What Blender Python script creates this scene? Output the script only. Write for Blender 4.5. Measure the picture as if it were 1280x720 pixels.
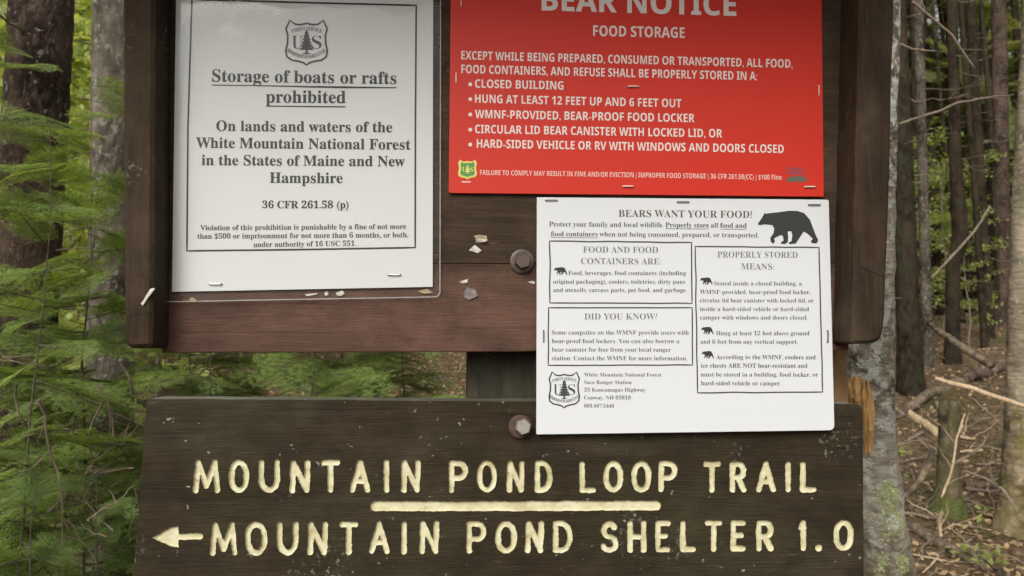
import bpy, math, random
import numpy as np
from mathutils import Vector, Matrix, noise as mnoise

# ------------------------------------------------------------------ clear, camera, sky, sun, exposure
for o in list(bpy.data.objects):
    bpy.data.objects.remove(o)
S = bpy.context.scene
COL = S.collection
R = math.radians

FPX = 950.0                      # focal length in photo pixels (1280 wide)
YAW, PITCH = R(4.0), R(4.5)
CAM = Vector((0.0, -0.68, 1.5))
cd = bpy.data.cameras.new('camera')
cd.sensor_width = 36.0
cd.lens = FPX / 1280 * 36
cd.clip_start, cd.clip_end = 0.02, 500
cd.dof.use_dof = True
cd.dof.focus_distance = 0.69
cd.dof.aperture_fstop = 17.0
cam = bpy.data.objects.new('camera', cd)
COL.objects.link(cam)
cam.location = CAM
cam.rotation_euler = (R(90) + PITCH, 0, -YAW)
S.camera = cam

SUN_EL, SUN_AZ = R(36.5), R(203)   # azimuth clockwise from +Y: behind the viewer, a little left
w = bpy.data.worlds.new('World')
S.world = w
w.use_nodes = True
wn = w.node_tree
bg = wn.nodes['Background']
sky = wn.nodes.new('ShaderNodeTexSky')
sky.sky_type = 'NISHITA'
sky.sun_disc = False
sky.sun_elevation = SUN_EL
sky.sun_rotation = SUN_AZ
sky.air_density = 1.0
sky.dust_density = 6.0
sky.ozone_density = 0.6
hs = wn.nodes.new('ShaderNodeHueSaturation')     # overcast: the blue mostly washed out of the sky
hs.inputs['Saturation'].default_value = 0.12
wn.links.new(sky.outputs[0], hs.inputs['Color'])
wn.links.new(hs.outputs[0], bg.inputs['Color'])
bg.inputs['Strength'].default_value = 0.15
sl = bpy.data.lights.new('sun', 'SUN')
sl.energy = 1.3
sl.angle = R(28)
sl.color = (1.0, 0.95, 0.84)
so = bpy.data.objects.new('sun', sl)
COL.objects.link(so)
sd = Vector((math.sin(SUN_AZ) * math.cos(SUN_EL), math.cos(SUN_AZ) * math.cos(SUN_EL), math.sin(SUN_EL)))
so.rotation_euler = sd.to_track_quat('Z', 'Y').to_euler()
so.location = (0, -4, 8)
S.view_settings.view_transform = 'Standard'
S.view_settings.look = 'None'
S.view_settings.exposure = 0.10
S.view_settings.gamma = 1
S.view_settings.use_curve_mapping = False

# ------------------------------------------------------------------ helpers
FW = Vector((math.sin(YAW) * math.cos(PITCH), math.cos(YAW) * math.cos(PITCH), math.sin(PITCH)))
RT = Vector((math.cos(YAW), -math.sin(YAW), 0))
UP = RT.cross(FW)

def ray(px, py):
    return FW + RT * ((px - 640) / FPX) - UP * ((py - 360) / FPX)

def P(px, py, Y=0.0):
    d = ray(px, py)
    return CAM + d * ((Y - CAM.y) / d.y)

def PD(px, py, depth):
    return CAM + ray(px, py) * depth

HD = [0, 2.2, 3.2, 4.7, 7, 8.5, 9, 11, 14, 25, 45, 90]
HZ = [0, 0.0, 0.13, 0.46, 1.13, 1.30, 1.42, 1.7, 2.2, 3.5, 5.0, 7.0]
def ground(x, y, fine=True):
    d = max(0.0, y - CAM.y)
    z = float(np.interp(d, HD, HZ))
    k = min(1.0, d / 4)
    if fine:
        z += k * 0.10 * mnoise.noise(Vector((x * 0.7, y * 0.7, 3.1))) + k * 0.035 * mnoise.noise(Vector((x * 2.6, y * 2.6, 7.7)))
    return z

def on_ground(px, py):
    d = ray(px, py)
    t = 1.5
    while t < 60:
        p = CAM + d * t
        if p.z <= ground(p.x, p.y):
            return p
        t += 0.03
    return CAM + d * 60

def new_mesh(name, V, F, mat=None, parent=None, smooth=False, tone=None):
    me = bpy.data.meshes.new(name)
    V = np.asarray(V, dtype=np.float32).reshape(-1, 3)
    if isinstance(F, np.ndarray):
        k = F.shape[1]
        me.vertices.add(len(V)); me.vertices.foreach_set('co', V.ravel())
        me.loops.add(F.size); me.loops.foreach_set('vertex_index', F.astype(np.int32).ravel())
        me.polygons.add(len(F))
        me.polygons.foreach_set('loop_start', np.arange(0, F.size, k, dtype=np.int32))
        me.polygons.foreach_set('loop_total', np.full(len(F), k, dtype=np.int32))
        me.update(calc_edges=True)
    else:
        me.from_pydata([tuple(map(float, v)) for v in V], [], F)
        me.update()
    if smooth:
        me.polygons.foreach_set('use_smooth', np.ones(len(me.polygons), dtype=bool))
    if tone is not None:
        a = me.attributes.new('tone', 'FLOAT', 'POINT')
        a.data.foreach_set('value', np.asarray(tone, dtype=np.float32))
    if mat:
        me.materials.append(mat)
    ob = bpy.data.objects.new(name, me)
    COL.objects.link(ob)
    if parent:
        ob.parent = parent
        ob.matrix_parent_inverse = parent.matrix_world.inverted() if False else Matrix.Translation(-parent.location)
    return ob

def thing(name, label, cat, loc=(0, 0, 0), group=None):
    o = bpy.data.objects.new(name, None)
    COL.objects.link(o)
    o.location = loc
    o.empty_display_size = 0.1
    return tag(o, label, cat, group)

def tag(o, label, cat, group=None):
    o['label'] = label
    o['category'] = cat
    if group:
        o['group'] = group
    return o

def kind(o, k):
    o['kind'] = k
    return o

class MB:
    """collects vertices and faces of one mesh"""
    def __init__(s):
        s.V, s.F = [], []
    def add(s, V, F):
        b = len(s.V)
        s.V.extend(V)
        s.F.extend([tuple(i + b for i in f) for f in F])
    def build(s, name, mat, parent=None, smooth=False):
        return new_mesh(name, s.V, s.F, mat, parent, smooth)

def tube(path, radii, n=10, rough=0.0, seed=0.0, freq=8.0, cap=True, flat=1.0):
    path = [Vector(p) for p in path]
    V, F = [], []
    prev = None
    for i, p in enumerate(path):
        a = path[max(0, i - 1)]; b = path[min(len(path) - 1, i + 1)]
        t = (b - a).normalized()
        if prev is None:
            u = t.orthogonal().normalized()
        else:
            u = (prev - t * prev.dot(t)).normalized()
        prev = u
        v = t.cross(u)
        for k in range(n):
            an = 2 * math.pi * k / n
            d = u * math.cos(an) + v * math.sin(an) * flat
            r = radii[i]
            if rough:
                q = (p + d * r) * freq
                r *= 1 + rough * (mnoise.noise(q + Vector((seed, 0, 0))) + 0.5 * mnoise.noise(q * 2.7))
            V.append(p + d * r)
    m = len(path)
    for i in range(m - 1):
        for k in range(n):
            F.append((i * n + k, i * n + (k + 1) % n, (i + 1) * n + (k + 1) % n, (i + 1) * n + k))
    if cap:
        F.append(tuple(range(n - 1, -1, -1)))
        F.append(tuple((m - 1) * n + k for k in range(n)))
    return V, F

def wander(a, b, n, amp, seed, sag=0.0):
    a, b = Vector(a), Vector(b)
    L = (b - a).length
    out = []
    for i in range(n):
        t = i / (n - 1)
        q = a.lerp(b, t)
        k = math.sin(math.pi * t) ** 0.5 if 0 < t < 1 else 0
        q += Vector((mnoise.noise(Vector((t * 3, seed, 0.3))), mnoise.noise(Vector((t * 3, seed, 5.3))), mnoise.noise(Vector((t * 3, seed, 9.3))))) * amp * L * k
        q.z -= sag * L * 4 * t * (1 - t)
        out.append(q)
    return out

# ------------------------------------------------------------------ materials
def base_mat(name, rough=0.6):
    m = bpy.data.materials.new(name)
    m.use_nodes = True
    n = m.node_tree.nodes
    return m, m.node_tree, n, m.node_tree.links, n['Principled BSDF']

def N(nt, t, **kw):
    nd = nt.nodes.new(t)
    for k, v in kw.items():
        if k in nd.inputs.keys() if hasattr(nd.inputs, 'keys') else False:
            nd.inputs[k].default_value = v
        else:
            setattr(nd, k, v)
    return nd

def noise_node(nt, scale, detail=4, rough=0.55, vec=None, dist=0.0):
    nd = nt.nodes.new('ShaderNodeTexNoise')
    nd.inputs['Scale'].default_value = scale
    nd.inputs['Detail'].default_value = detail
    nd.inputs['Roughness'].default_value = rough
    nd.inputs['Distortion'].default_value = dist
    if vec is not None:
        nt.links.new(vec, nd.inputs['Vector'])
    return nd

def mapped(nt, sc=(1, 1, 1), loc=(0, 0, 0)):
    tc = nt.nodes.new('ShaderNodeTexCoord')
    mp = nt.nodes.new('ShaderNodeMapping')
    mp.inputs['Scale'].default_value = sc
    mp.inputs['Location'].default_value = loc
    nt.links.new(tc.outputs['Object'], mp.inputs['Vector'])
    return mp.outputs[0]

def ramp(nt, fac, stops):
    r = nt.nodes.new('ShaderNodeValToRGB')
    el = r.color_ramp.elements
    while len(el) < len(stops):
        el.new(0.5)
    for e, (p, c) in zip(el, stops):
        e.position = p
        e.color = (*c, 1) if len(c) == 3 else c
    nt.links.new(fac, r.inputs[0])
    return r.outputs[0]

def mix(nt, fac, a, b, mode='MIX'):
    m = nt.nodes.new('ShaderNodeMix')
    m.data_type = 'RGBA'
    m.blend_type = mode
    for sock, v in ((m.inputs[0], fac), (m.inputs[6], a), (m.inputs[7], b)):
        if hasattr(v, 'is_linked'):
            nt.links.new(v, sock)
        elif isinstance(v, (int, float)):
            sock.default_value = v
        else:
            sock.default_value = (*v, 1)
    return m.outputs[2]

def bump(nt, h, strength, dist, bs):
    b = nt.nodes.new('ShaderNodeBump')
    b.inputs['Strength'].default_value = strength
    b.inputs['Distance'].default_value = dist
    nt.links.new(h, b.inputs['Height'])
    nt.links.new(b.outputs[0], bs.inputs['Normal'])

G3 = lambda v: (v, v, v)

def plain(name, col, rough=0.6, metal=0.0, var=0.0, vscale=60, spec=None):
    m, nt, n, l, bs = base_mat(name)
    bs.inputs['Roughness'].default_value = rough
    bs.inputs['Metallic'].default_value = metal
    if spec is not None:
        bs.inputs['Specular IOR Level'].default_value = spec
    if var:
        nz = noise_node(nt, vscale, 5, 0.6, mapped(nt))
        c = ramp(nt, nz.outputs['Fac'], [(0.3, tuple(x * (1 - var) for x in col)), (0.7, tuple(min(1, x * (1 + var)) for x in col))])
        l.new(c, bs.inputs['Base Color'])
    else:
        bs.inputs['Base Color'].default_value = (*col, 1)
    return m

def painted_wood(name, dark, light, patch, axis='x', speck=(0.4, 0.38, 0.33), speck_t=0.74, patch_rng=(0.45, 0.62), rough=0.62, green=None, zmix=None, spec=0.3, wear=0.35):
    m, nt, n, l, bs = base_mat(name)
    sc = (3, 60, 60) if axis == 'x' else (60, 60, 3)
    g = noise_node(nt, 3.0, 8, 0.65, mapped(nt, sc), 0.6)
    fine = noise_node(nt, 7.0, 6, 0.7, mapped(nt, tuple(s * 1.7 for s in sc)))
    col = ramp(nt, g.outputs['Fac'], [(0.28, dark), (0.72, light)])
    pn = noise_node(nt, 5.0, 6, 0.6, mapped(nt, (1, 1, 2.2) if axis == 'x' else (2.2, 1, 1)), 0.8)
    pf = ramp(nt, pn.outputs['Fac'], [(patch_rng[0], G3(0)), (patch_rng[1], G3(1))])
    if zmix is not None:          # the lower rail has kept more of its red-brown paint
        sx = nt.nodes.new('ShaderNodeSeparateXYZ')
        tc = nt.nodes.new('ShaderNodeTexCoord')
        l.new(tc.outputs['Object'], sx.inputs[0])
        wob = noise_node(nt, 9, 5, 0.6, mapped(nt, (1, 1, 1)))
        ad = N(nt, 'ShaderNodeMath', operation='MULTIPLY_ADD')
        l.new(wob.outputs['Fac'], ad.inputs[0]); ad.inputs[1].default_value = 0.02
        l.new(sx.outputs[2], ad.inputs[2])
        mr = N(nt, 'ShaderNodeMapRange')
        l.new(ad.outputs[0], mr.inputs[0])
        mr.inputs[1].default_value = zmix[0] + 0.01; mr.inputs[2].default_value = zmix[1] + 0.01
        mr.inputs[3].default_value = 1; mr.inputs[4].default_value = 0
        pm = N(nt, 'ShaderNodeMath', operation='MULTIPLY_ADD')
        l.new(pf, pm.inputs[0]); pm.inputs[1].default_value = 0.35
        sub = N(nt, 'ShaderNodeMath', operation='MULTIPLY'); l.new(mr.outputs[0], sub.inputs[0]); sub.inputs[1].default_value = 0.8
        l.new(sub.outputs[0], pm.inputs[2])
        pf = pm.outputs[0]
    pcol = mix(nt, fine.outputs['Fac'], tuple(x * 0.72 for x in patch), tuple(x * 1.3 for x in patch))
    col = mix(nt, pf, col, pcol)
    if green:
        gn = noise_node(nt, 4.0, 7, 0.7, mapped(nt, (1, 1, 1), (4, 2, 7)), 0.5)
        gf = ramp(nt, gn.outputs['Fac'], [(0.5, G3(0)), (0.72, G3(0.75))])
        col = mix(nt, gf, col, green)
    bl = noise_node(nt, 22, 7, 0.72, mapped(nt, (1, 1, 1.6) if axis == 'x' else (1.6, 1, 1), (6, 1, 2)), 0.4)
    col = mix(nt, 1.0, col, ramp(nt, bl.outputs['Fac'], [(0.25, G3(0.55)), (0.5, G3(1.0)), (0.75, G3(1.5))]), 'MULTIPLY')
    wr = noise_node(nt, 3.0, 10, 0.8, mapped(nt, (5, 16, 16) if axis == 'x' else (16, 16, 5), (1, 7, 3)), 0.3)
    wf = ramp(nt, wr.outputs['Fac'], [(0.60, G3(0)), (0.66, G3(wear))])
    col = mix(nt, wf, col, tuple(min(1, x * 2.1 + 0.02) for x in patch))
    # scuffs along the grain and pale specks
    sc2 = noise_node(nt, 4.0, 9, 0.75, mapped(nt, (6, 30, 30) if axis == 'x' else (30, 30, 6), (3, 1, 5)))
    sf = ramp(nt, sc2.outputs['Fac'], [(0.62, G3(0)), (0.8, G3(0.55))])
    col = mix(nt, sf, col, tuple(min(1, x * 2.6 + 0.03) for x in light))
    sp = noise_node(nt, 130, 3, 0.5, mapped(nt, (1, 1, 1.2), (9, 9, 9)))
    spf = ramp(nt, sp.outputs['Fac'], [(speck_t, G3(0)), (speck_t + 0.03, G3(0.8))])
    col = mix(nt, spf, col, speck)
    # tiny crusts of lichen and chipped paint, in clusters
    s3 = noise_node(nt, 240, 3, 0.6, mapped(nt, (1, 1, 1), (2, 5, 8)))
    cl = noise_node(nt, 11, 3, 0.5, mapped(nt, (1, 1, 1), (8, 2, 2)))
    mm = N(nt, 'ShaderNodeMath', operation='MULTIPLY'); l.new(ramp(nt, s3.outputs['Fac'], [(0.57, G3(0)), (0.62, G3(0.9))]), mm.inputs[0]); l.new(ramp(nt, cl.outputs['Fac'], [(0.60, G3(0)), (0.70, G3(0.75))]), mm.inputs[1])
    col = mix(nt, mm.outputs[0], col, tuple(x * 0.75 for x in speck))
    l.new(col, bs.inputs['Base Color'])
    rr = ramp(nt, fine.outputs['Fac'], [(0.2, G3(rough - 0.12)), (0.8, G3(rough + 0.18))])
    l.new(rr, bs.inputs['Roughness'])
    bs.inputs['Specular IOR Level'].default_value = spec
    hm = N(nt, 'ShaderNodeMath', operation='ADD')
    l.new(g.outputs['Fac'], hm.inputs[0]); l.new(fine.outputs['Fac'], hm.inputs[1])
    h2 = N(nt, 'ShaderNodeMath', operation='ADD'); l.new(hm.outputs[0], h2.inputs[0]); l.new(bl.outputs['Fac'], h2.inputs[1])
    bump(nt, h2.outputs[0], 0.8, 0.0016, bs)
    return m

def bark(name, a, b, fleck, fleck_t=0.66, scale=22, moss=None, low=None, stretch=(1, 1, 0.45), bstr=0.9, bdist=0.012, edge_k=0.85):
    m, nt, n, l, bs = base_mat(name)
    v = N(nt, 'ShaderNodeTexVoronoi')
    v.inputs['Scale'].default_value = scale
    mp = mapped(nt, stretch)
    dn = noise_node(nt, scale * 0.6, 5, 0.6, mp)
    wv = N(nt, 'ShaderNodeVectorMath', operation='MULTIPLY_ADD')
    l.new(dn.outputs['Color'], wv.inputs[0]); wv.inputs[1].default_value = (0.06, 0.06, 0.06); l.new(mp, wv.inputs[2])
    l.new(wv.outputs[0], v.inputs['Vector'])
    fn = noise_node(nt, scale * 2.4, 8, 0.7, mp)
    big = noise_node(nt, 4, 5, 0.6, mapped(nt, (1, 1, 0.6)))
    c = ramp(nt, fn.outputs['Fac'], [(0.3, a), (0.7, b)])
    edge = ramp(nt, v.outputs['Distance'], [(0.0, G3(1.5)), (0.35, G3(0.95)), (0.62, G3(0.22))])
    c = mix(nt, edge_k, c, edge, 'MULTIPLY')
    bf = ramp(nt, big.outputs['Fac'], [(0.4, G3(0)), (0.65, G3(0.6))])
    c = mix(nt, bf, c, tuple(x * 1.6 for x in b))
    fk = noise_node(nt, scale * 1.1, 4, 0.6, mapped(nt, (1, 1, 0.8), (5, 5, 5)))
    ff = ramp(nt, fk.outputs['Fac'], [(fleck_t, G3(0)), (fleck_t + 0.05, G3(0.85))])
    c = mix(nt, ff, c, fleck)
    if low:                       # older, browner bark towards the foot
        z0, z1, lc = low
        tc = nt.nodes.new('ShaderNodeTexCoord'); sx = nt.nodes.new('ShaderNodeSeparateXYZ'); l.new(tc.outputs['Object'], sx.inputs[0])
        wn_ = noise_node(nt, 16, 5, 0.7, mapped(nt, (1, 1, 0.5), (2, 8, 1)))
        ad = N(nt, 'ShaderNodeMath', operation='MULTIPLY_ADD'); l.new(wn_.outputs['Fac'], ad.inputs[0]); ad.inputs[1].default_value = 0.5; l.new(sx.outputs[2], ad.inputs[2])
        mr = N(nt, 'ShaderNodeMapRange'); l.new(ad.outputs[0], mr.inputs[0])
        mr.inputs[1].default_value = z0 + 0.25; mr.inputs[2].default_value = z1 + 0.25; mr.inputs[3].default_value = 0.9; mr.inputs[4].default_value = 0.0
        lcol = mix(nt, fn.outputs['Fac'], tuple(x * 0.35 for x in lc), tuple(x * 1.6 for x in lc))
        c = mix(nt, mr.outputs[0], c, lcol)
    if moss:
        mn = noise_node(nt, 7, 6, 0.7, mapped(nt))
        fac = ramp(nt, mn.outputs['Fac'], [(0.45, G3(0)), (0.62, G3(0.8))])
        c = mix(nt, fac, c, moss)
    l.new(c, bs.inputs['Base Color'])
    bs.inputs['Roughness'].default_value = 0.9
    bs.inputs['Specular IOR Level'].default_value = 0.15
    hm = N(nt, 'ShaderNodeMath', operation='ADD')
    l.new(v.outputs['Distance'], hm.inputs[0]); l.new(fn.outputs['Fac'], hm.inputs[1])
    bump(nt, hm.outputs[0], bstr, bdist, bs)
    return m

def leafy(name, a, b, trans=0.35, rough=0.55, scale=2.0):
    """leaf or needle material: tone attribute = young growth, per-leaf variety from a random per island"""
    m, nt, n, l, bs = base_mat(name)
    at = N(nt, 'ShaderNodeAttribute'); at.attribute_name = 'tone'
    ge = N(nt, 'ShaderNodeNewGeometry')
    big = noise_node(nt, scale, 4, 0.6, mapped(nt))
    f = N(nt, 'ShaderNodeMath', operation='MULTIPLY_ADD')
    l.new(ge.outputs['Random Per Island'], f.inputs[0]); f.inputs[1].default_value = 0.45
    l.new(at.outputs['Fac'], f.inputs[2])
    f2 = N(nt, 'ShaderNodeMath', operation='MULTIPLY_ADD')
    l.new(big.outputs['Fac'], f2.inputs[0]); f2.inputs[1].default_value = 0.9
    l.new(f.outputs[0], f2.inputs[2])
    c = ramp(nt, f2.outputs[0], [(0.35, a), (1.35 / 1.5, b)])
    l.new(c, bs.inputs['Base Color'])
    bs.inputs['Roughness'].default_value = rough
    bs.inputs['Specular IOR Level'].default_value = 0.3
    tr = N(nt, 'ShaderNodeBsdfTranslucent')
    tc = mix(nt, 1.0, c, (1.6, 1.5, 0.7), 'MULTIPLY')
    l.new(tc, tr.inputs['Color'])
    ms = N(nt, 'ShaderNodeMixShader'); ms.inputs[0].default_value = trans
    l.new(bs.outputs[0], ms.inputs[1]); l.new(tr.outputs[0], ms.inputs[2])
    l.new(ms.outputs[0], n['Material Output'].inputs['Surface'])
    return m

M = {}
M['board'] = painted_wood('board_paint', (0.0292, 0.0189, 0.0103), (0.0602, 0.0396, 0.0224), (0.1050, 0.0550, 0.0390), zmix=(1.562, 1.580), spec=0.18, rough=0.68)
M['trim'] = painted_wood('trim_paint', (0.0264, 0.0160, 0.0088), (0.0496, 0.0312, 0.0176), (0.0576, 0.0400, 0.0256), axis='z', speck_t=0.78, spec=0.14, rough=0.7)
M['sign'] = painted_wood('sign_stain', (0.024, 0.0172, 0.0090), (0.036, 0.0262, 0.0142), (0.052, 0.041, 0.025), patch_rng=(0.5, 0.75), speck=(0.30, 0.30, 0.22), speck_t=0.715, green=(0.046, 0.045, 0.022), rough=0.72, spec=0.14)
M['sign_top'] = painted_wood('sign_top_weathered', (0.09, 0.085, 0.06), (0.17, 0.17, 0.12), (0.22, 0.22, 0.17), green=(0.08, 0.10, 0.05))
M['post'] = painted_wood('post_green', (0.022, 0.018, 0.010), (0.046, 0.040, 0.024), (0.060, 0.058, 0.036), axis='z', green=(0.045, 0.048, 0.022))
M['post_raw'] = painted_wood('post_raw_wood', (0.10, 0.055, 0.020), (0.24, 0.14, 0.06), (0.19, 0.11, 0.05), axis='z', speck_t=0.9)
M['roof'] = painted_wood('roof_boards', (0.03, 0.02, 0.015), (0.06, 0.045, 0.035), (0.07, 0.05, 0.04))
def cream_mat():
    m, nt, n, l, bs = base_mat('routed_cream_paint')
    a = noise_node(nt, 45, 6, 0.65, mapped(nt, (1, 1, 1.6)))
    c = ramp(nt, a.outputs['Fac'], [(0.3, (0.38, 0.33, 0.18)), (0.5, (0.54, 0.50, 0.32)), (0.7, (0.62, 0.59, 0.43))])
    ch = noise_node(nt, 160, 6, 0.7, mapped(nt, (1, 1, 1), (3, 3, 3)))
    cf = ramp(nt, ch.outputs['Fac'], [(0.63, G3(0)), (0.70, G3(0.85))])
    c = mix(nt, cf, c, (0.16, 0.12, 0.07))
    l.new(c, bs.inputs['Base Color'])
    bs.inputs['Roughness'].default_value = 0.75; bs.inputs['Specular IOR Level'].default_value = 0.2
    bump(nt, ch.outputs['Fac'], 0.4, 0.0008, bs)
    return m
M['cream'] = cream_mat()
M['paper'] = plain('white_paper', (0.55, 0.56, 0.54), 0.7, spec=0.2)
M['plastic_white'] = plain('white_plastic_sheet', (0.57, 0.58, 0.585), 0.5, spec=0.3)
M['red'] = plain('red_sign_face', (0.52, 0.028, 0.014), 0.45, spec=0.2)
M['white_ink'] = plain('white_print', (0.66, 0.58, 0.53), 0.5)
M['ink'] = plain('black_ink', (0.018, 0.018, 0.017), 0.7)
M['ink_soft'] = plain('dark_grey_ink', (0.040, 0.040, 0.037), 0.7)
M['ink_grey'] = plain('grey_ink', (0.13, 0.13, 0.125), 0.7)
M['ink_olive'] = plain('olive_ink', (0.070, 0.068, 0.045), 0.7)
M['bear_ink'] = plain('bear_ink', (0.020, 0.020, 0.015), 0.7)
M['staple'] = plain('staple_steel', (0.45, 0.43, 0.40), 0.35, metal=0.9)
M['staple_pale'] = plain('staple_painted', (0.72, 0.50, 0.42), 0.5, metal=0.3)
M['staple_dark'] = plain('staple_dark', (0.12, 0.12, 0.12), 0.45, metal=0.7)
M['bolt'] = plain('bolt_brown_paint', (0.070, 0.045, 0.032), 0.42, var=0.4, vscale=120)
M['rust'] = plain('rusty_washer', (0.06, 0.028, 0.018), 0.7, var=0.4, vscale=150)
M['steel'] = plain('worn_steel', (0.36, 0.33, 0.28), 0.45, metal=0.6, var=0.25, vscale=160)
M['scrap'] = plain('paper_scrap', (0.50, 0.47, 0.40), 0.8, var=0.25, vscale=300)
M['scrap_y'] = plain('yellowed_scrap', (0.30, 0.25, 0.14), 0.8)
M['tape'] = plain('orange_tape', (0.52, 0.26, 0.08), 0.6)
M['badge_green'] = plain('badge_green', (0.05, 0.22, 0.04), 0.5)
M['badge_yellow'] = plain('badge_yellow', (0.62, 0.58, 0.10), 0.5)
M['logo_blue'] = plain('logo_blue', (0.16, 0.05, 0.085), 0.5)
M['logo_green'] = plain('logo_green', (0.10, 0.085, 0.06), 0.5)
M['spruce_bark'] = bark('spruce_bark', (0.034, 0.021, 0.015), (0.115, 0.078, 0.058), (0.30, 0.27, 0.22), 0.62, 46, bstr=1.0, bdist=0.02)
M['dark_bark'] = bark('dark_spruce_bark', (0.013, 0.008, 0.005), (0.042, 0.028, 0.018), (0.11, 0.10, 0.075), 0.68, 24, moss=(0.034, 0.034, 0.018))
M['grey_bark'] = bark('grey_bark', (0.040, 0.032, 0.024), (0.12, 0.098, 0.075), (0.26, 0.25, 0.20), 0.60, 34, bdist=0.016)
M['pale_bark'] = bark('pale_grey_bark', (0.065, 0.055, 0.042), (0.19, 0.165, 0.125), (0.30, 0.29, 0.23), 0.58, 30, bdist=0.014, edge_k=0.6)
M['birch_bark'] = bark('birch_bark', (0.09, 0.068, 0.042), (0.27, 0.23, 0.16), (0.46, 0.44, 0.36), 0.63, 26, stretch=(0.6, 0.6, 1.6), bstr=0.8, bdist=0.008, edge_k=0.4)
M['birch_near'] = bark('scabby_birch_bark', (0.14, 0.11, 0.075), (0.46, 0.41, 0.31), (0.62, 0.61, 0.52), 0.50, 38, stretch=(0.7, 0.7, 1.2), bstr=1.0, bdist=0.014, low=(1.02, 1.2, (0.19, 0.125, 0.055)), edge_k=0.62)
M['birch_low'] = bark('mossy_birch_bark', (0.13, 0.085, 0.045), (0.26, 0.20, 0.12), (0.42, 0.40, 0.33), 0.62, 24, moss=(0.12, 0.12, 0.03), stretch=(0.7, 0.7, 1.2), bstr=0.6, bdist=0.006)
M['stump_bark'] = bark('stump_bark', (0.06, 0.047, 0.028), (0.17, 0.135, 0.085), (0.24, 0.21, 0.14), 0.66, 30, moss=(0.085, 0.085, 0.028))
M['raw_wood'] = painted_wood('broken_raw_wood', (0.34, 0.17, 0.05), (0.62, 0.38, 0.15), (0.50, 0.29, 0.11), axis='z', speck_t=0.95, wear=0.0)
M['log'] = bark('dead_log', (0.06, 0.042, 0.028), (0.19, 0.145, 0.10), (0.30, 0.27, 0.21), 0.64, 26, stretch=(0.7, 0.7, 0.7))
M['pale_stick'] = plain('barkless_stick', (0.42, 0.31, 0.19), 0.8, var=0.3, vscale=40)
M['twig'] = plain('dead_twig', (0.17, 0.13, 0.09), 0.85, var=0.35, vscale=25)
M['fir_stem'] = plain('fir_stem', (0.075, 0.055, 0.038), 0.9, var=0.4, vscale=60)
M['moss'] = plain('moss_green', (0.070, 0.085, 0.016), 0.95, var=0.45, vscale=60)
M['lichen'] = plain('lichen_pale_green', (0.42, 0.44, 0.22), 0.95, var=0.25, vscale=90)
M['lichen_white'] = plain('lichen_white', (0.62, 0.63, 0.55), 0.95, var=0.12, vscale=90)
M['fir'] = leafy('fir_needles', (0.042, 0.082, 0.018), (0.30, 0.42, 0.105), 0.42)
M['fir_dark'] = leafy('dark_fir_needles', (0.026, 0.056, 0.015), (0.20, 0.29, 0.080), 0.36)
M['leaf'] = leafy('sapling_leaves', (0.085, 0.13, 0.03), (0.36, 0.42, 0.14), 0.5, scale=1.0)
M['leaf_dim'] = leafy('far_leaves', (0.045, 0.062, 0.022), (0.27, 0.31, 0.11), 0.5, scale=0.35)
M['leaf_mid'] = leafy('shaded_sapling_leaves', (0.055, 0.080, 0.022), (0.28, 0.33, 0.105), 0.5, scale=1.0)  # darker copy of the sapling leaves, the wood's shade put into the colour
M['litter'] = leafy('dry_leaf', (0.13, 0.080, 0.042), (0.40, 0.28, 0.16), 0.15, scale=3)

def ground_mat():
    m, nt, n, l, bs = base_mat('forest_floor')
    mp = mapped(nt)
    a = noise_node(nt, 1.3, 6, 0.6, mp)
    b = noise_node(nt, 26, 8, 0.75, mp)
    v = N(nt, 'ShaderNodeTexVoronoi'); v.inputs['Scale'].default_value = 34; l.new(mp, v.inputs['Vector'])
    c = ramp(nt, b.outputs['Fac'], [(0.3, (0.062, 0.044, 0.028)), (0.52, (0.150, 0.112, 0.072)), (0.75, (0.29, 0.23, 0.16))])
    vc = ramp(nt, v.outputs['Color'], [(0.2, (0.7, 0.62, 0.55)), (0.9, (1.5, 1.35, 1.15))])
    c = mix(nt, 0.8, c, vc, 'MULTIPLY')
    mf = ramp(nt, a.outputs['Fac'], [(0.52, G3(0)), (0.70, G3(0.75))])
    c = mix(nt, mf, c, (0.075, 0.080, 0.028))
    l.new(c, bs.inputs['Base Color'])
    bs.inputs['Roughness'].default_value = 0.95
    bs.inputs['Specular IOR Level'].default_value = 0.1
    hm = N(nt, 'ShaderNodeMath', operation='ADD')
    l.new(b.outputs['Fac'], hm.inputs[0]); l.new(v.outputs['Distance'], hm.inputs[1])
    bump(nt, hm.outputs[0], 1.0, 0.03, bs)
    return m
M['ground'] = ground_mat()

def film_mat():
    m, nt, n, l, bs = base_mat('clear_laminate')
    n.remove(bs)
    tr = N(nt, 'ShaderNodeBsdfTransparent'); tr.inputs[0].default_value = (0.99, 0.99, 0.985, 1)
    gl = N(nt, 'ShaderNodeBsdfGlossy'); gl.inputs['Roughness'].default_value = 0.05
    fr = N(nt, 'ShaderNodeFresnel'); fr.inputs['IOR'].default_value = 1.24
    ms = N(nt, 'ShaderNodeMixShader')
    l.new(fr.outputs[0], ms.inputs[0]); l.new(tr.outputs[0], ms.inputs[1]); l.new(gl.outputs[0], ms.inputs[2])
    l.new(ms.outputs[0], n['Material Output'].inputs['Surface'])
    nz = noise_node(nt, 14, 3, 0.5, mapped(nt))
    b = N(nt, 'ShaderNodeBump'); b.inputs['Strength'].default_value = 0.2; b.inputs['Distance'].default_value = 0.003
    l.new(nz.outputs['Fac'], b.inputs['Height']); l.new(b.outputs[0], gl.inputs['Normal'])
    return m
M['film'] = film_mat()

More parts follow.
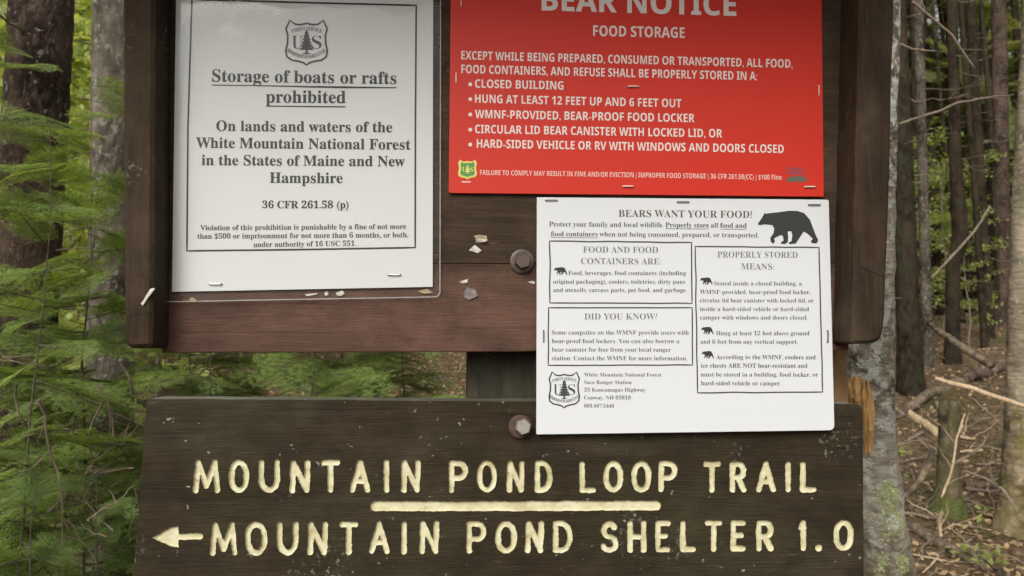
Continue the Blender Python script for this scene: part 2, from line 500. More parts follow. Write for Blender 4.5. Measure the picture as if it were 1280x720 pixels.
# ------------------------------------------------------------------ the forest floor
def build_ground():
    xs = np.concatenate([np.linspace(-60, -9, 30), np.linspace(-8.5, 8.5, 150), np.linspace(9, 60, 30)])
    ys = np.concatenate([np.linspace(-40, -2, 20), np.linspace(-1.6, 12, 150), np.linspace(12.6, 100, 60)])
    V = [(x, y, ground(x, y)) for y in ys for x in xs]
    nx = len(xs)
    i = np.arange(len(ys) - 1)[:, None] * nx + np.arange(nx - 1)[None, :]
    F = np.stack([i, i + 1, i + 1 + nx, i + nx], -1).reshape(-1, 4)
    g = new_mesh('ground', V, F, M['ground'], smooth=True)
    kind(g, 'structure')
build_ground()

# ------------------------------------------------------------------ the kiosk: board, trims, posts, roof
def prism(front, depth, bevel=0.0, inset_pts=None):
    """front: list of Vectors (clockwise or not) on a plane facing -y; extruded +y by depth, with a chamfer on the front edge"""
    n = len(front)
    c = sum(front, Vector()) / n
    V, F = [], []
    if bevel:
        inner = []
        for i, p in enumerate(front):
            a = (front[i - 1] - p).normalized(); b = (front[(i + 1) % n] - p).normalized()
            d = a + b
            if d.length < 1e-4:
                e = (front[(i + 1) % n] - front[i - 1]).normalized()
                d = Vector((-e.z, 0, e.x))
                if d.dot(c - p) < 0: d = -d
            elif d.dot(c - p) < 0:
                d = -d
            d.normalize()
            s = max(0.35, abs(math.sin(0.5 * a.angle(b, math.pi))))
            inner.append(p + d * (bevel / s))
        V += inner
        V += [p + Vector((0, bevel, 0)) for p in front]
        V += [p + Vector((0, depth, 0)) for p in front]
        F.append(tuple(range(n)))
        for k in (0, 1):
            for i in range(n):
                j = (i + 1) % n
                F.append((k * n + i, k * n + j, (k + 1) * n + j, (k + 1) * n + i))
        F.append(tuple(range(3 * n - 1, 2 * n - 1, -1)))
    else:
        V += list(front) + [p + Vector((0, depth, 0)) for p in front]
        F.append(tuple(range(n)))
        for i in range(n):
            j = (i + 1) % n
            F.append((i, j, n + j, n + i))
        F.append(tuple(range(2 * n - 1, n - 1, -1)))
    return V, F

def rough_edge(a, b, n, amp, seed, Y):
    """pixel polyline from a to b with a worn outline"""
    out = []
    for i in range(n):
        t = i / n
        x = a[0] + (b[0] - a[0]) * t; y = a[1] + (b[1] - a[1]) * t
        L = math.hypot(b[0] - a[0], b[1] - a[1])
        k = amp * (mnoise.noise(Vector((t * L / 40, seed, 0))) + 0.4 * mnoise.noise(Vector((t * L / 9, seed, 4)))) if 0 < i else 0
        nx, ny = -(b[1] - a[1]) / L, (b[0] - a[0]) / L
        out.append(P(x + nx * k, y + ny * k, Y))
    return out

kiosk = thing('notice_board', 'brown painted wooden notice board with side trims, holding the notices above the carved sign', 'notice board', P(640, 440, 0.05))
def outline(pts, amp, seed, Y, step=30):
    out = []
    for i, a in enumerate(pts):
        b = pts[(i + 1) % len(pts)]
        n = max(2, int(math.hypot(b[0] - a[0], b[1] - a[1]) / step))
        out += rough_edge(a, b, n, amp, seed + i * 3.7, Y)
    return out
# backing panel: upper boards and lower rail butt at a seam
V, F = prism(outline([(190, 329.6), (1064.5, 330.2), (1061, 438), (203, 441)], 0.5, 1.0, 0.0), 0.038, 0.0008)
new_mesh('rail', V, F, M['board'], kiosk)
V, F = prism(outline([(184, -160), (1074, -160), (1064.5, 329.6), (190, 329.0)], 0.3, 9.0, 0.0), 0.038, 0.0006)
new_mesh('backing_board', V, F, M['board'], kiosk)
# side trims stand proud of the boards
TY = -0.036
lt = [(152, -110), (196, -110), (193, 0), (191, 360), (189.5, 429), (187, 434), (164, 435.5), (157.5, 431), (155, 418), (154, 200)]
V, F = prism(outline(lt, 0.9, 41.0, TY, 22), 0.085, 0.003)
ltr = new_mesh('side_trim', V, F, M['trim'], kiosk)
rt = [(1078, -110), (1122, -110), (1119, 0), (1113, 240), (1107, 395), (1105, 414), (1101, 424), (1093, 429), (1070, 430), (1066, 427), (1071, 200)]
V, F = prism(outline(rt, 0.9, 51.0, TY, 22), 0.085, 0.003)
rtr = new_mesh('side_trim', V, F, M['trim'], kiosk)
M['crack'] = plain('split_in_wood', (0.008, 0.006, 0.005), 0.9)
def crack(pts, wpx, parent, Y):
    mb = MB()
    up, lo = [], []
    for i, (x, y) in enumerate(pts):
        t = i / (len(pts) - 1)
        hw = wpx * (0.35 + 0.65 * abs(mnoise.noise(Vector((x * 0.2, y * 0.2, 1)))) * 2) * (1 - 0.6 * abs(2 * t - 1))
        up.append(P(x, y - hw, Y)); lo.append(P(x, y + hw, Y))
    V = up + lo; n = len(pts)
    mb.add(V, [(i, i + 1, n + i + 1, n + i) for i in range(n - 1)])
    return mb.build('crack', M['crack'], parent)
for pts_, w_ in (([(206, 414), (260, 415.5), (330, 414.6), (410, 416), (480, 415)], 0.35), ([(560, 409), (600, 410), (640, 409.3), (668, 410)], 0.35), ([(556, 372), (580, 372.6), (612, 372)], 0.3), ([(1046, 396), (1054, 396.6), (1062, 396)], 0.4)):
    crack(pts_, w_, kiosk, -0.0004)
crack([(191, 354), (186, 352), (181, 348), (176, 345), (172, 342)], 1.0, kiosk, TY - 0.0004)
crack([(190, 388), (184, 391), (178, 393), (172, 391), (166, 394), (160, 399)], 1.1, kiosk, TY - 0.0004)
crack([(1073, 331.5), (1082, 336), (1092, 340), (1100, 344.5), (1109, 348)], 1.6, kiosk, TY - 0.0004)
# posts behind
def box_px(x0, x1, y0, y1, Y0, Y1, z0=None):
    a, b = P(x0, 470, Y0), P(x1, 470, Y0)
    c = P(x0, y1, Y0)
    zt, zb = P(x0, y0, Y0).z, (c.z if z0 is None else z0)
    V = [(a.x, Y0, zb), (b.x, Y0, zb), (b.x, Y0, zt), (a.x, Y0, zt), (a.x, Y1, zb), (b.x, Y1, zb), (b.x, Y1, zt), (a.x, Y1, zt)]
    F = [(0, 1, 2, 3), (5, 4, 7, 6), (3, 2, 6, 7), (4, 5, 1, 0), (4, 0, 3, 7), (1, 5, 6, 2)]
    return V, F
V, F = box_px(584, 690, -150, 700, 0.040, 0.14, -0.3)
new_mesh('post', V, F, M['post'], kiosk)
V, F = box_px(1000, 1059, -150, 700, 0.040, 0.10, -0.3)
pr = new_mesh('post', V, F, M['post_raw'], kiosk); pr['label'] = 'bare orange-brown wooden post'
# roof, above the picture
def roof_slab(y0, z0, y1, z1, name):
    t = 0.03
    V = [(-0.75, y0, z0), (0.75, y0, z0), (0.75, y1, z1), (-0.75, y1, z1), (-0.75, y0, z0 + t), (0.75, y0, z0 + t), (0.75, y1, z1 + t), (-0.75, y1, z1 + t)]
    F = [(3, 2, 1, 0), (4, 5, 6, 7), (0, 1, 5, 4), (1, 2, 6, 5), (2, 3, 7, 6), (3, 0, 4, 7)]
    return new_mesh(name, V, F, M['roof'], kiosk)
roof_slab(-0.30, 1.95, -0.03, 2.13, 'roof_panel')
roof_slab(0.15, 2.14, -0.028, 2.131, 'roof_panel')

def lathe_hex(cx, cy, rpx, Y, h, n=6, rot=0.0, dome=0.6):
    c = P(cx, cy, Y)
    r = (P(cx + rpx, cy, Y) - c).length
    V, F = [], []
    for (k, dy) in ((1.0, 0), (1.0, -h * 0.8), (0.86, -h), ):
        for i in range(n):
            a = 2 * math.pi * i / n + rot
            V.append(c + Vector((math.cos(a) * r * k, dy, math.sin(a) * r * k)))
    for s in range(2):
        for i in range(n):
            F.append((s * n + i, s * n + (i + 1) % n, (s + 1) * n + (i + 1) % n, (s + 1) * n + i))
    F.append(tuple(2 * n + i for i in range(n)))
    return V, F
def bolt(cx, cy, wr, hr, parent, wm, hm, Y, dx):
    V, F = lathe_hex(cx - dx, cy, wr, Y, 0.003, 28)
    wsh = new_mesh('washer', V, F, wm, None)
    V, F = lathe_hex(cx, cy, hr, Y - 0.0031, 0.0075, 6, 0.3)
    b = new_mesh('bolt', V, F, hm, parent)
    wsh.parent = b; wsh.matrix_parent_inverse = Matrix.Translation(-parent.location)
    wsh.matrix_parent_inverse = b.matrix_basis.inverted() @ Matrix.Identity(4)
    return b
bolt(653, 327, 15.0, 10.5, kiosk, M['bolt'], M['bolt'], -0.0002, 0.5)

def scrap(pts, mat, parent, name='paper_scrap', Y=-0.0006):
    V = [P(x, y, Y - 0.0012 * ((i % 2))) for i, (x, y) in enumerate(pts)]
    return new_mesh(name, V, [tuple(range(len(V)))], mat, parent)
scrap([(592, 295), (598, 293.5), (608, 294.5), (610, 302), (606, 301), (604, 304), (594, 303), (596, 299)], M['scrap_y'], kiosk)
scrap([(594, 299.5), (600, 298), (608, 299.5), (607, 302.5), (598, 302)], M['scrap'], kiosk, Y=-0.0022)
scrap([(586, 313), (591, 308), (594, 306.5), (602, 313), (601, 315), (597, 316.5), (592, 314.5)], M['scrap'], kiosk)
scrap([(574, 352), (579, 350.5), (585, 349), (584, 353.5), (578, 354.5)], M['scrap'], kiosk)
scrap([(659, 352.5), (665, 351), (669, 352), (668, 355.5), (663, 353.8)], M['scrap'], kiosk)
scrap([(206, 104), (211.5, 103), (212, 139), (206, 140)], M['tape'], kiosk, 'tape')
scrap([(176, 379), (179, 376), (181, 372), (184, 367), (188, 361), (194, 360), (190, 367), (185, 372), (182, 379), (178, 382)], M['scrap'], kiosk, Y=TY - 0.0006)
scrap([(1061, 247), (1064, 247.5), (1069, 244), (1067, 249), (1062, 250)], M['scrap'], kiosk, Y=-0.002)
# pale knot mark
scrap([(588 + 9 * math.cos(a) * (1 + .15 * math.sin(5 * a)), 367 + 7.5 * math.sin(a) * (1 + .2 * math.cos(3 * a))) for a in np.linspace(0, 6.1, 18)], plain('pale_stain', (0.16, 0.13, 0.12), 0.8, var=0.6, vscale=160), kiosk, 'stain', Y=-0.0004)

# ------------------------------------------------------------------ writing
SERIF = (0x1D400, 0x1D41A, 0x1D7CE)
SANS = (0x1D5D4, 0x1D5EE, 0x1D7EC)
def letters(s, fam):
    out = ''
    for c in s:
        o = ord(c)
        if 65 <= o <= 90: out += chr(fam[0] + o - 65)
        elif 97 <= o <= 122: out += chr(fam[1] + o - 97)
        elif 48 <= o <= 57: out += chr(fam[2] + o - 48)
        else: out += c
    return out
_tc = {}
def glyphs(s, fam, offset):
    """flat mesh of a piece of writing: (verts Nx2, faces, width)"""
    key = (s, fam, offset)
    if key in _tc: return _tc[key]
    cu = bpy.data.curves.new('writing', 'FONT')
    cu.body = letters(s, fam)
    cu.offset = offset
    cu.resolution_u = 3
    ob = bpy.data.objects.new('writing', cu)
    COL.objects.link(ob)
    dg = bpy.context.evaluated_depsgraph_get()
    ev = ob.evaluated_get(dg)
    me = ev.to_mesh()
    V = np.empty(len(me.vertices) * 3, dtype=np.float32)
    me.vertices.foreach_get('co', V)
    V = V.reshape(-1, 3)[:, :2].copy()
    F = [tuple(p.vertices) for p in me.polygons]
    ev.to_mesh_clear()
    bpy.data.objects.remove(ob)
    bpy.data.curves.remove(cu)
    _tc[key] = (V, F)
    return V, F

class Print:
    """print on one sheet, laid out in the sheet's own measured layout and put on its surface"""
    def __init__(s, surf):
        s.surf, s.mb = surf, {}
    def m(s, key):
        return s.mb.setdefault(key, MB())
    def poly(s, key, pts, off=0.0):
        s.m(key).add([s.surf(x, y, off) for x, y in pts], [tuple(range(len(pts)))])
    def strip(s, key, pts, wpx, closed=False):
        n = len(pts); V = []
        for i, (x, y) in enumerate(pts):
            a = pts[i - 1] if (i or closed) else pts[i]
            b = pts[(i + 1) % n] if (i < n - 1 or closed) else pts[i]
            dx, dy = b[0] - a[0], b[1] - a[1]
            L = math.hypot(dx, dy) or 1
            nx, ny = -dy / L * wpx / 2, dx / L * wpx / 2
            V += [s.surf(x + nx, y + ny, 0), s.surf(x - nx, y - ny, 0)]
        F = [(2 * i, 2 * i + 1, (2 * i + 3), (2 * i + 2)) for i in range(n - 1)]
        if closed: F.append((2 * n - 2, 2 * n - 1, 1, 0))
        s.m(key).add(V, F)
    def line(s, key, segs, x0, x1, y0, y1, ky=1.0, fam=SERIF, under=None, cap=None):
        """segs: str or [(text, offset, underlined)], fitted between x0 and x1 along the baseline y0 -> y1"""
        if isinstance(segs, str): segs = [(segs, 0.0, False)]
        x = 0.0; parts = []
        for t, off, ul in segs:
            V, F = glyphs(t, fam, off)
            lo, hi = V[:, 0].min(), V[:, 0].max()
            lead = 0.27 if parts else 0.0
            parts.append((V, F, x + lead - lo, ul, x + lead, x + lead + hi - lo))
            x += lead + hi - lo
        k = (x1 - x0) / x
        kv = k * ky
        if cap: kv = cap / 0.68
        base = lambda px: y0 + (y1 - y0) * (px - x0) / (x1 - x0)
        for V, F, dx, ul, xa, xb in parts:
            pts = []
            for vx, vy in V:
                px = x0 + (vx + dx) * k
                pts.append(s.surf(px, base(px) - vy * kv, 0))
            s.m(key).add(pts, F)
            if ul:
                a, b = x0 + xa * k, x0 + xb * k
                o = 0.17 * kv; th = 0.065 * kv
                s.poly(key, [(a, base(a) + o), (b, base(b) + o), (b, base(b) + o + th), (a, base(a) + o + th)])
    def arc_text(s, key, text, cx, cy, r, a0, a1, h, fam=SERIF, up=True):
        V, F = glyphs(text, fam, 0.0)
        lo, hi = V[:, 0].min(), V[:, 0].max()
        pts = []
        for vx, vy in V:
            t = (vx - lo) / (hi - lo)
            a = a0 + (a1 - a0) * t
            rr = r + vy / 0.68 * h * (1 if up else -1)
            pts.append(s.surf(cx + math.cos(a) * rr, cy - math.sin(a) * rr, 0))
        s.m(key).add(pts, F)
    def build(s, parent, spec):
        for key, (name, mat) in spec.items():
            if key in s.mb:
                s.mb[key].build(name, mat, parent)

SHIELD = [(0, -1.0), (0.28, -0.86), (0.62, -0.93), (0.80, -0.99), (0.98, -0.66), (0.90, -0.35), (0.93, 0.05), (1.0, 0.34), (0.95, 0.60), (0.74, 0.78), (0.42, 0.86), (0.14, 0.93), (0, 1.0)]
def shield_pts(cx, cy, hw, hh, k=1.0):
    # top edge of the badge dips in the middle, the foot ends in a point
    half = [(0.0, -0.86), (0.30, -0.80), (0.55, -0.82), (0.80, -1.0), (0.99, -0.62), (0.90, -0.30), (0.92, 0.05), (1.0, 0.36), (0.95, 0.62), (0.72, 0.78), (0.40, 0.83), (0.14, 0.90), (0.0, 1.0)]
    r = [(cx + x * hw * k, cy + y * hh * k) for x, y in half]
    l = [(cx - x * hw * k, cy + y * hh * k) for x, y in reversed(half[1:-1])]
    return r + l
def emblem(pr, key, cx, cy, hw, hh, words_=True, lw=2.4):
    pr.strip(key, shield_pts(cx, cy, hw, hh), lw, True)
    th = hh * 0.56
    # tree
    tr = [(0, -1.0)]
    for i in range(6):
        y = -0.82 + i * 0.26
        wd = 0.10 + 0.075 * (i + 1)
        tr += [(wd, y + 0.14), (wd * 0.55, y + 0.16)]
    pts = [(cx + x * hh * 0.62, cy - hh * 0.03 + y * th) for x, y in tr] + [(cx - x * hh * 0.62, cy - hh * 0.03 + y * th) for x, y in reversed(tr[1:])]
    pr.poly(key, pts)
    y1, y2 = cy + hh * 0.24, cy + hh * 0.46
    pr.poly(key, [(cx - hw * .05, y1), (cx + hw * .05, y1), (cx + hw * .06, y2), (cx - hw * .06, y2)])
    pr.poly(key, [(cx - hw * .17, y2), (cx + hw * .17, y2), (cx + hw * .17, y2 + hh * .05), (cx - hw * .17, y2 + hh * .05)])
    for t, a, b in (('U', -0.70, -0.20), ('S', 0.24, 0.72)):
        pr.line(key, [(t, -0.006, False)], cx + a * hw, cx + b * hw, cy + hh * 0.27, cy + hh * 0.27, cap=hh * 0.58)
    if words_:
        pr.arc_text(key, 'FOREST SERVICE', cx, cy + hh * 1.25, hh * 1.80, R(90 + 21), R(90 - 21), hh * 0.16)
        pr.arc_text(key, 'DEPARTMENT OF AGRICULTURE', cx, cy - hh * 0.62, hh * 1.32, R(270 - 42), R(270 + 42), hh * 0.15, up=False)
        pr.arc_text(key, 'DEPARTMENT OF AGRICULTURE', cx, cy - hh * 0.62, hh * 1.325, R(270 - 42), R(270 + 42), hh * 0.14, up=False)

def staple(px, py, vert, mat, parent, surf, L=15, tilt=0.0, w_=2.0):
    """crown and two legs bent into the board"""
    c = Vector(surf(px, py, 0.0008))
    e = Vector(surf(px + (0 if vert else L / 2), py + (L / 2 if vert else 0), 0.0008)) - c
    e = Matrix.Rotation(tilt, 3, 'Y') @ e
    r = (Vector(surf(px + w_ / 2, py, 0)) - Vector(surf(px, py, 0))).length
    pts = [c - e * 0.98 + Vector((0, 0.004, 0)), c - e, c - e * 0.9 + Vector((0, -0.0005, 0)), c + e * 0.9 + Vector((0, -0.0005, 0)), c + e, c + e * 0.98 + Vector((0, 0.004, 0))]
    V, F = tube(pts, [r] * 6, 6)
    return new_mesh('staple', V, F, mat, parent)

def sheet_outline(c, rad=(0, 0, 0, 0), n=5):
    """c: TL, TR, BR, BL; rounded corners"""
    out = []
    for i, p in enumerate(c):
        a, b = c[i - 1], c[(i + 1) % 4]
        if rad[i] == 0:
            out.append(p); continue
        def towards(q):
            L = math.hypot(q[0] - p[0], q[1] - p[1])
            return (p[0] + (q[0] - p[0]) / L * rad[i], p[1] + (q[1] - p[1]) / L * rad[i])
        s, e = towards(a), towards(b)
        for k in range(n + 1):
            t = k / n
            out.append(((1 - t) ** 2 * s[0] + 2 * t * (1 - t) * p[0] + t * t * e[0], (1 - t) ** 2 * s[1] + 2 * t * (1 - t) * p[1] + t * t * e[1]))
    return out

# ---- the laminated notice
LY = -0.0030
def wave(x, y):
    return 0.0009 * mnoise.noise(Vector((x / 120, y / 120, 2.0)))
def surf_l(x, y, off=0):
    p = P(x, y, LY - wave(x, y))
    return Vector((p.x, p.y - 0.00025 - off, p.z))
lam = thing('laminated_notice', 'white laminated paper notice in black serif type forbidding storage of boats or rafts', 'notice', P(380, 380, LY))
def grid_sheet(name, c, fn, nx, ny, mat, parent, thick):
    V, F = [], []
    for layer in ((0, 1) if thick else (0,)):
        for j in range(ny + 1):
            for i in range(nx + 1):
                u, v = i / nx, j / ny
                x = (c[0][0] * (1 - u) + c[1][0] * u) * (1 - v) + (c[3][0] * (1 - u) + c[2][0] * u) * v
                y = (c[0][1] * (1 - u) + c[1][1] * u) * (1 - v) + (c[3][1] * (1 - u) + c[2][1] * u) * v
                p = fn(x, y, 0)
                V.append(p + Vector((0, thick * layer, 0)))
    n1 = (nx + 1) * (ny + 1)
    for j in range(ny):
        for i in range(nx):
            a = j * (nx + 1) + i
            F.append((a, a + 1, a + nx + 2, a + nx + 1))
            if thick: F.append((n1 + a + nx + 1, n1 + a + nx + 2, n1 + a + 1, n1 + a))
    rim = [i for i in range(nx + 1)] + [j * (nx + 1) + nx for j in range(1, ny + 1)] + [ny * (nx + 1) + i for i in range(nx - 1, -1, -1)] + [j * (nx + 1) for j in range(ny - 1, 0, -1)]
    for k, a in enumerate(rim if thick else []):
        b = rim[(k + 1) % len(rim)]
        F.append((b, a, n1 + a, n1 + b))
    return new_mesh(name, V, F, mat, parent, smooth=False)
paper_fn = lambda x, y, off: Vector(P(x, y, LY - wave(x, y)))
grid_sheet('paper', [(220.5, -40), (541.5, -40), (540.8, 358.5), (215, 364.7)], paper_fn, 30, 36, M['paper'], lam, 0.0002)
def film_fn(x, y, off):
    p = P(x, y, LY - wave(x, y))
    return Vector((p.x, p.y - 0.0007 - 0.0006 * mnoise.noise(Vector((x / 60, y / 60, 8))), p.z))
fm = grid_sheet('laminate_film', [(207.5, -46), (551, -46), (550, 371), (205.5, 377.5)], film_fn, 40, 46, M['film'], lam, 0)
fm.data.polygons.foreach_set('use_smooth', np.ones(len(fm.data.polygons), dtype=bool))
def film_edge_mat():
    m, nt, n, l, bs = base_mat('laminate_edge')
    bs.inputs['Base Color'].default_value = (0.50, 0.50, 0.47, 1); bs.inputs['Roughness'].default_value = 0.25
    tr = N(nt, 'ShaderNodeBsdfTransparent'); ms = N(nt, 'ShaderNodeMixShader'); ms.inputs[0].default_value = 0.42
    l.new(tr.outputs[0], ms.inputs[1]); l.new(bs.outputs[0], ms.inputs[2]); l.new(ms.outputs[0], n['Material Output'].inputs['Surface'])
    return m
ec = [(207.5, -46), (551, -46), (550, 366), (547, 370.6), (543, 371.3), (209, 377.4), (205.5, 374)]
ep = [film_fn(a[0] + (b[0] - a[0]) * q / 20, a[1] + (b[1] - a[1]) * q / 20, 0) for a, b in zip(ec, ec[1:] + ec[:1]) for q in range(20)]
V, F = tube(ep + [ep[0]], [0.00055] * (len(ep) + 1), 6, cap=False)
new_mesh('film_edge', V, F, film_edge_mat(), lam)
for dirt in ([(236, 374), (240, 371), (246, 375), (243, 378), (238, 377)], [(405, 366), (409, 364), (411, 368), (407, 370)], [(420, 366), (428, 363), (431, 367), (426, 370), (421, 369)], [(522, 364), (534, 361), (541, 366), (530, 367)], [(381, 368), (397, 366), (396, 368), (384, 370)]):
    V = [Vector(P(x, y, -0.0012 - 0.0004 * (q % 2))) for q, (x, y) in enumerate(dirt)]
    new_mesh('dirt_speck', V, [tuple(range(len(V)))], M['scrap_y'] if dirt[0][0] in (236, 522) else M['scrap'], lam)
pr = Print(surf_l)
for wd, k in ((2.2, 0),):
    bc = [(240, -0.7), (380, 3.3), (520.3, 6.8), (519.3, 150), (519, 309.5), (376, 312), (233.7, 313.6), (235, 160)]
    bp = [(a[0] + (b[0] - a[0]) * q / 14, a[1] + (b[1] - a[1]) * q / 14) for a, b in zip(bc, bc[1:] + bc[:1]) for q in range(14)]
    pr.strip('border', bp, wd, True)
emblem(pr, 'emblem', 383.3, 53.4, 26, 28)
U = lambda s: [(s, 0.008, True)]
pr.line('head', U('Storage of boats or rafts'), 265.1, 495.6, 102.0, 105.2, 1.0)
pr.line('head', U('prohibited'), 332.3, 432.2, 128.2, 129.0, 1.0)
for t, a, b, c, d in (('On lands and waters of the', 270.3, 490.5, 163.7, 165.4),
                      ('White Mountain National Forest', 245.1, 513.2, 184.7, 187.1),
                      ('in the States of Maine and New', 252, 506.3, 206.4, 208.0),
                      ('Hampshire', 337.1, 428.4, 228.5, 229.0),
                      ('36 CFR 261.58 (p)', 327.8, 435.7, 260.3, 260.3)):
    pr.line('body', [(t, 0.008, False)], a, b, c, d)
for t, a, b, c, d in (('Violation of this prohibition is punishable by a fine of not more', 250.3, 507.7, 287.9, 286.1),
                      ('than $500 or imprisonment for not more than 6 months, or both,', 246.8, 510.4, 298.4, 296.6),
                      ('under authority of 16 USC 551.', 316.8, 445.3, 308.9, 307.2)):
    pr.line('small', [(t, 0.006, False)], a, b, c, d)
pr.build(lam, {'border': ('printed_border', M['ink']), 'emblem': ('emblem', M['ink']), 'head': ('heading', M['ink']), 'body': ('body_text', M['ink']), 'small': ('fine_print', M['ink_soft'])})
staple(269.6, 355, False, M['staple'], lam, lambda x, y, o: film_fn(x, y, 0) - Vector((0, o, 0)), 15)
staple(493, 343.4, False, M['staple'], lam, lambda x, y, o: film_fn(x, y, 0) - Vector((0, o, 0)), 15)

# ---- the red sign
RY = -0.0045
def surf_r(x, y, off=0):
    p = P(x, y, RY)
    return Vector((p.x, p.y - 0.0002 - off, p.z))
red = thing('warning_sign', 'red rectangular sign with white capitals about storing food away from bears', 'sign', P(795, 246, RY))
V, F = prism([P(x, y, RY) for x, y in sheet_outline([(564, -62), (1026.4, -62), (1029.7, 245.7), (560.9, 241)], (3, 3, 2, 2))], 0.0035)
new_mesh('sign_panel', V, F, M['red'], red)
pr = Print(surf_r)
L_ = lambda key, t, a, b, c, d, cap, off=0.0: pr.line(key, [(t, off, False)], a, b, c, d, fam=SANS, cap=cap)
L_('head', 'BEAR NOTICE', 677, 920.3, 12.8, 19.8, 26, 0.008)
L_('head', 'FOOD STORAGE', 741.4, 855.9, 45, 47.6, 12.6)
L_('body', 'EXCEPT WHILE BEING PREPARED, CONSUMED OR TRANSPORTED, ALL FOOD,', 576.6, 990.6, 74.2, 85.0, 10.0)
L_('body', 'FOOD CONTAINERS, AND REFUSE SHALL BE PROPERLY STORED IN A:', 576.6, 946.5, 91.4, 100.4, 10.0)
for t, a, b, c, d, by in (('CLOSED BUILDING', 593.8, 704.3, 109.6, 112.2, 105.5),
                          ('HUNG AT LEAST 12 FEET UP AND 6 FEET OUT', 593.8, 851.6, 128.4, 134.4, 124),
                          ('WMNF-PROVIDED, BEAR-PROOF FOOD LOCKER', 593.8, 868, 147.6, 152.9, 143.2),
                          ('CIRCULAR LID BEAR CANISTER WITH LOCKED LID, OR', 593.8, 902.7, 166.4, 172.0, 162.2),
                          ('HARD-SIDED VEHICLE OR RV WITH WINDOWS AND DOORS CLOSED', 596, 979.7, 184.6, 191.4, 180.7)):
    L_('list', t, a, b, c, d, 9.9)
    pr.poly('list', [(587.8 + 2.4 * math.cos(q), by + 2.4 * math.sin(q)) for q in np.linspace(0, 2 * math.pi, 12, endpoint=False)])
L_('small', 'FAILURE TO COMPLY MAY RESULT IN FINE AND/OR EVICTION | IMPROPER FOOD STORAGE | 36 CFR 261.58(CC) | $100 Fine', 600, 977, 218.6, 224.8, 5.9)
pr.poly('small', [(577, 226.4), (588.5, 226.6), (588.5, 228.4), (577, 228.2)])
pr.poly('byellow', shield_pts(584.4, 212, 11.8, 12.4))
pr.build(red, {'head': ('heading', M['white_ink']), 'body': ('body_text', M['white_ink']), 'list': ('bullet_list', M['white_ink']), 'small': ('fine_print', plain('pale_print', (0.66, 0.42, 0.36), 0.5)), 'byellow': ('badge_shield', M['badge_yellow'])})
p2 = Print(lambda x, y, off=0: surf_r(x, y, 0.0002))
p2.poly('f', shield_pts(584.4, 212, 11.8, 12.4, 0.84))
p2.build(red, {'f': ('badge_field', M['badge_green'])})
p3 = Print(lambda x, y, off=0: surf_r(x, y, 0.0004))
emblem(p3, 'e', 584.4, 212, 9.4, 10.2, False, 0.9)
p3.build(red, {'e': ('badge_emblem', M['badge_yellow'])})
p4 = Print(surf_r)
p4.line('a', [('USDA', 0.01, False)], 983.5, 1007.0, 218.2, 218.6, fam=SANS, cap=8.2)
p4.poly('b', [(983, 222.4), (988, 220.6), (996, 220.0), (1003, 220.4), (1008, 222), (1008, 227.6), (983, 227.2)])
p4.build(red, {'a': ('logo_lettering', M['logo_blue']), 'b': ('logo_field', M['logo_green'])})
for x, y, v in ((570.2, 98, 1), (791.4, 108.6, 0), (1022.7, 113.5, 1), (784.8, 233.2, 0), (1012, 233.8, 0), (576.5, 3, 1)):
    staple(x, y, bool(v), M['staple_pale'], red, surf_r, 12.5, w_=2.2 if not v else 1.4)

# ---- the white bear sheet
def BY(y):
    return -0.0042 - 0.009 * max(0.0, (y - 246) / 297) ** 1.0
def surf_b(x, y, off=0):
    p = P(x, y, BY(y))
    return Vector((p.x, p.y - 0.00025 - off, p.z))
bear = thing('information_sheet', 'white sheet with a black walking bear and three boxed texts, overlapping board and carved sign', 'notice', P(857, 541, BY(541)))
V, F = prism([P(x, y, BY(y)) for x, y in sheet_outline([(671.2, 246.6), (1035.9, 249.6), (1043, 537.7), (670.5, 543)], (0, 3, 7, 2))], 0.0022)
new_mesh('sheet', V, F, M['plastic_white'], bear)
pr = Print(surf_b)
RG = -0.0042                          # book weight: the bold cut thinned
g1 = lambda s: [(s, RG, False)]
pr.line('title', [('BEARS WANT YOUR FOOD!', -0.004, False)], 773.1, 939.8, 271, 272.5)
pr.line('intro', [('Protect your family and local wildlife.', RG, False), ('Properly store', 0, True), ('all', RG, False), ('food and', 0, True)], 686.3, 933.2, 283.0, 284.9)
pr.line('intro', [('food containers', 0, True), ('when not being consumed, prepared, or transported.', RG, False)], 688.6, 948.6, 295.2, 296.9)
BEAR = [(453, 213), (475, 180), (488, 157), (494, 154), (499, 158), (510, 155), (560, 150), (620, 142), (665, 143), (700, 155), (730, 190), (745, 230), (760, 270), (773, 295), (770, 310), (755, 316), (737, 311), (735, 301), (745, 292), (735, 280), (715, 262), (697, 253), (690, 262), (672, 290), (655, 316), (620, 319), (618, 310), (632, 303), (637, 270), (630, 250), (612, 252), (615, 285), (612, 310), (595, 318), (575, 316), (578, 308), (590, 300), (588, 280), (580, 270), (555, 280), (540, 290), (545, 305), (535, 318), (523, 305), (520, 285), (537, 260), (541, 235), (530, 218), (500, 215), (480, 215), (465, 219)]
def bear_at(x0, y0, x1, y1, key):
    pr.poly(key, [(x0 + (x - 453) / 320 * (x1 - x0), y0 + (y - 142) / 177 * (y1 - y0)) for x, y in BEAR])
bear_at(946.9, 263.5, 1022.5, 305.3, 'bear')
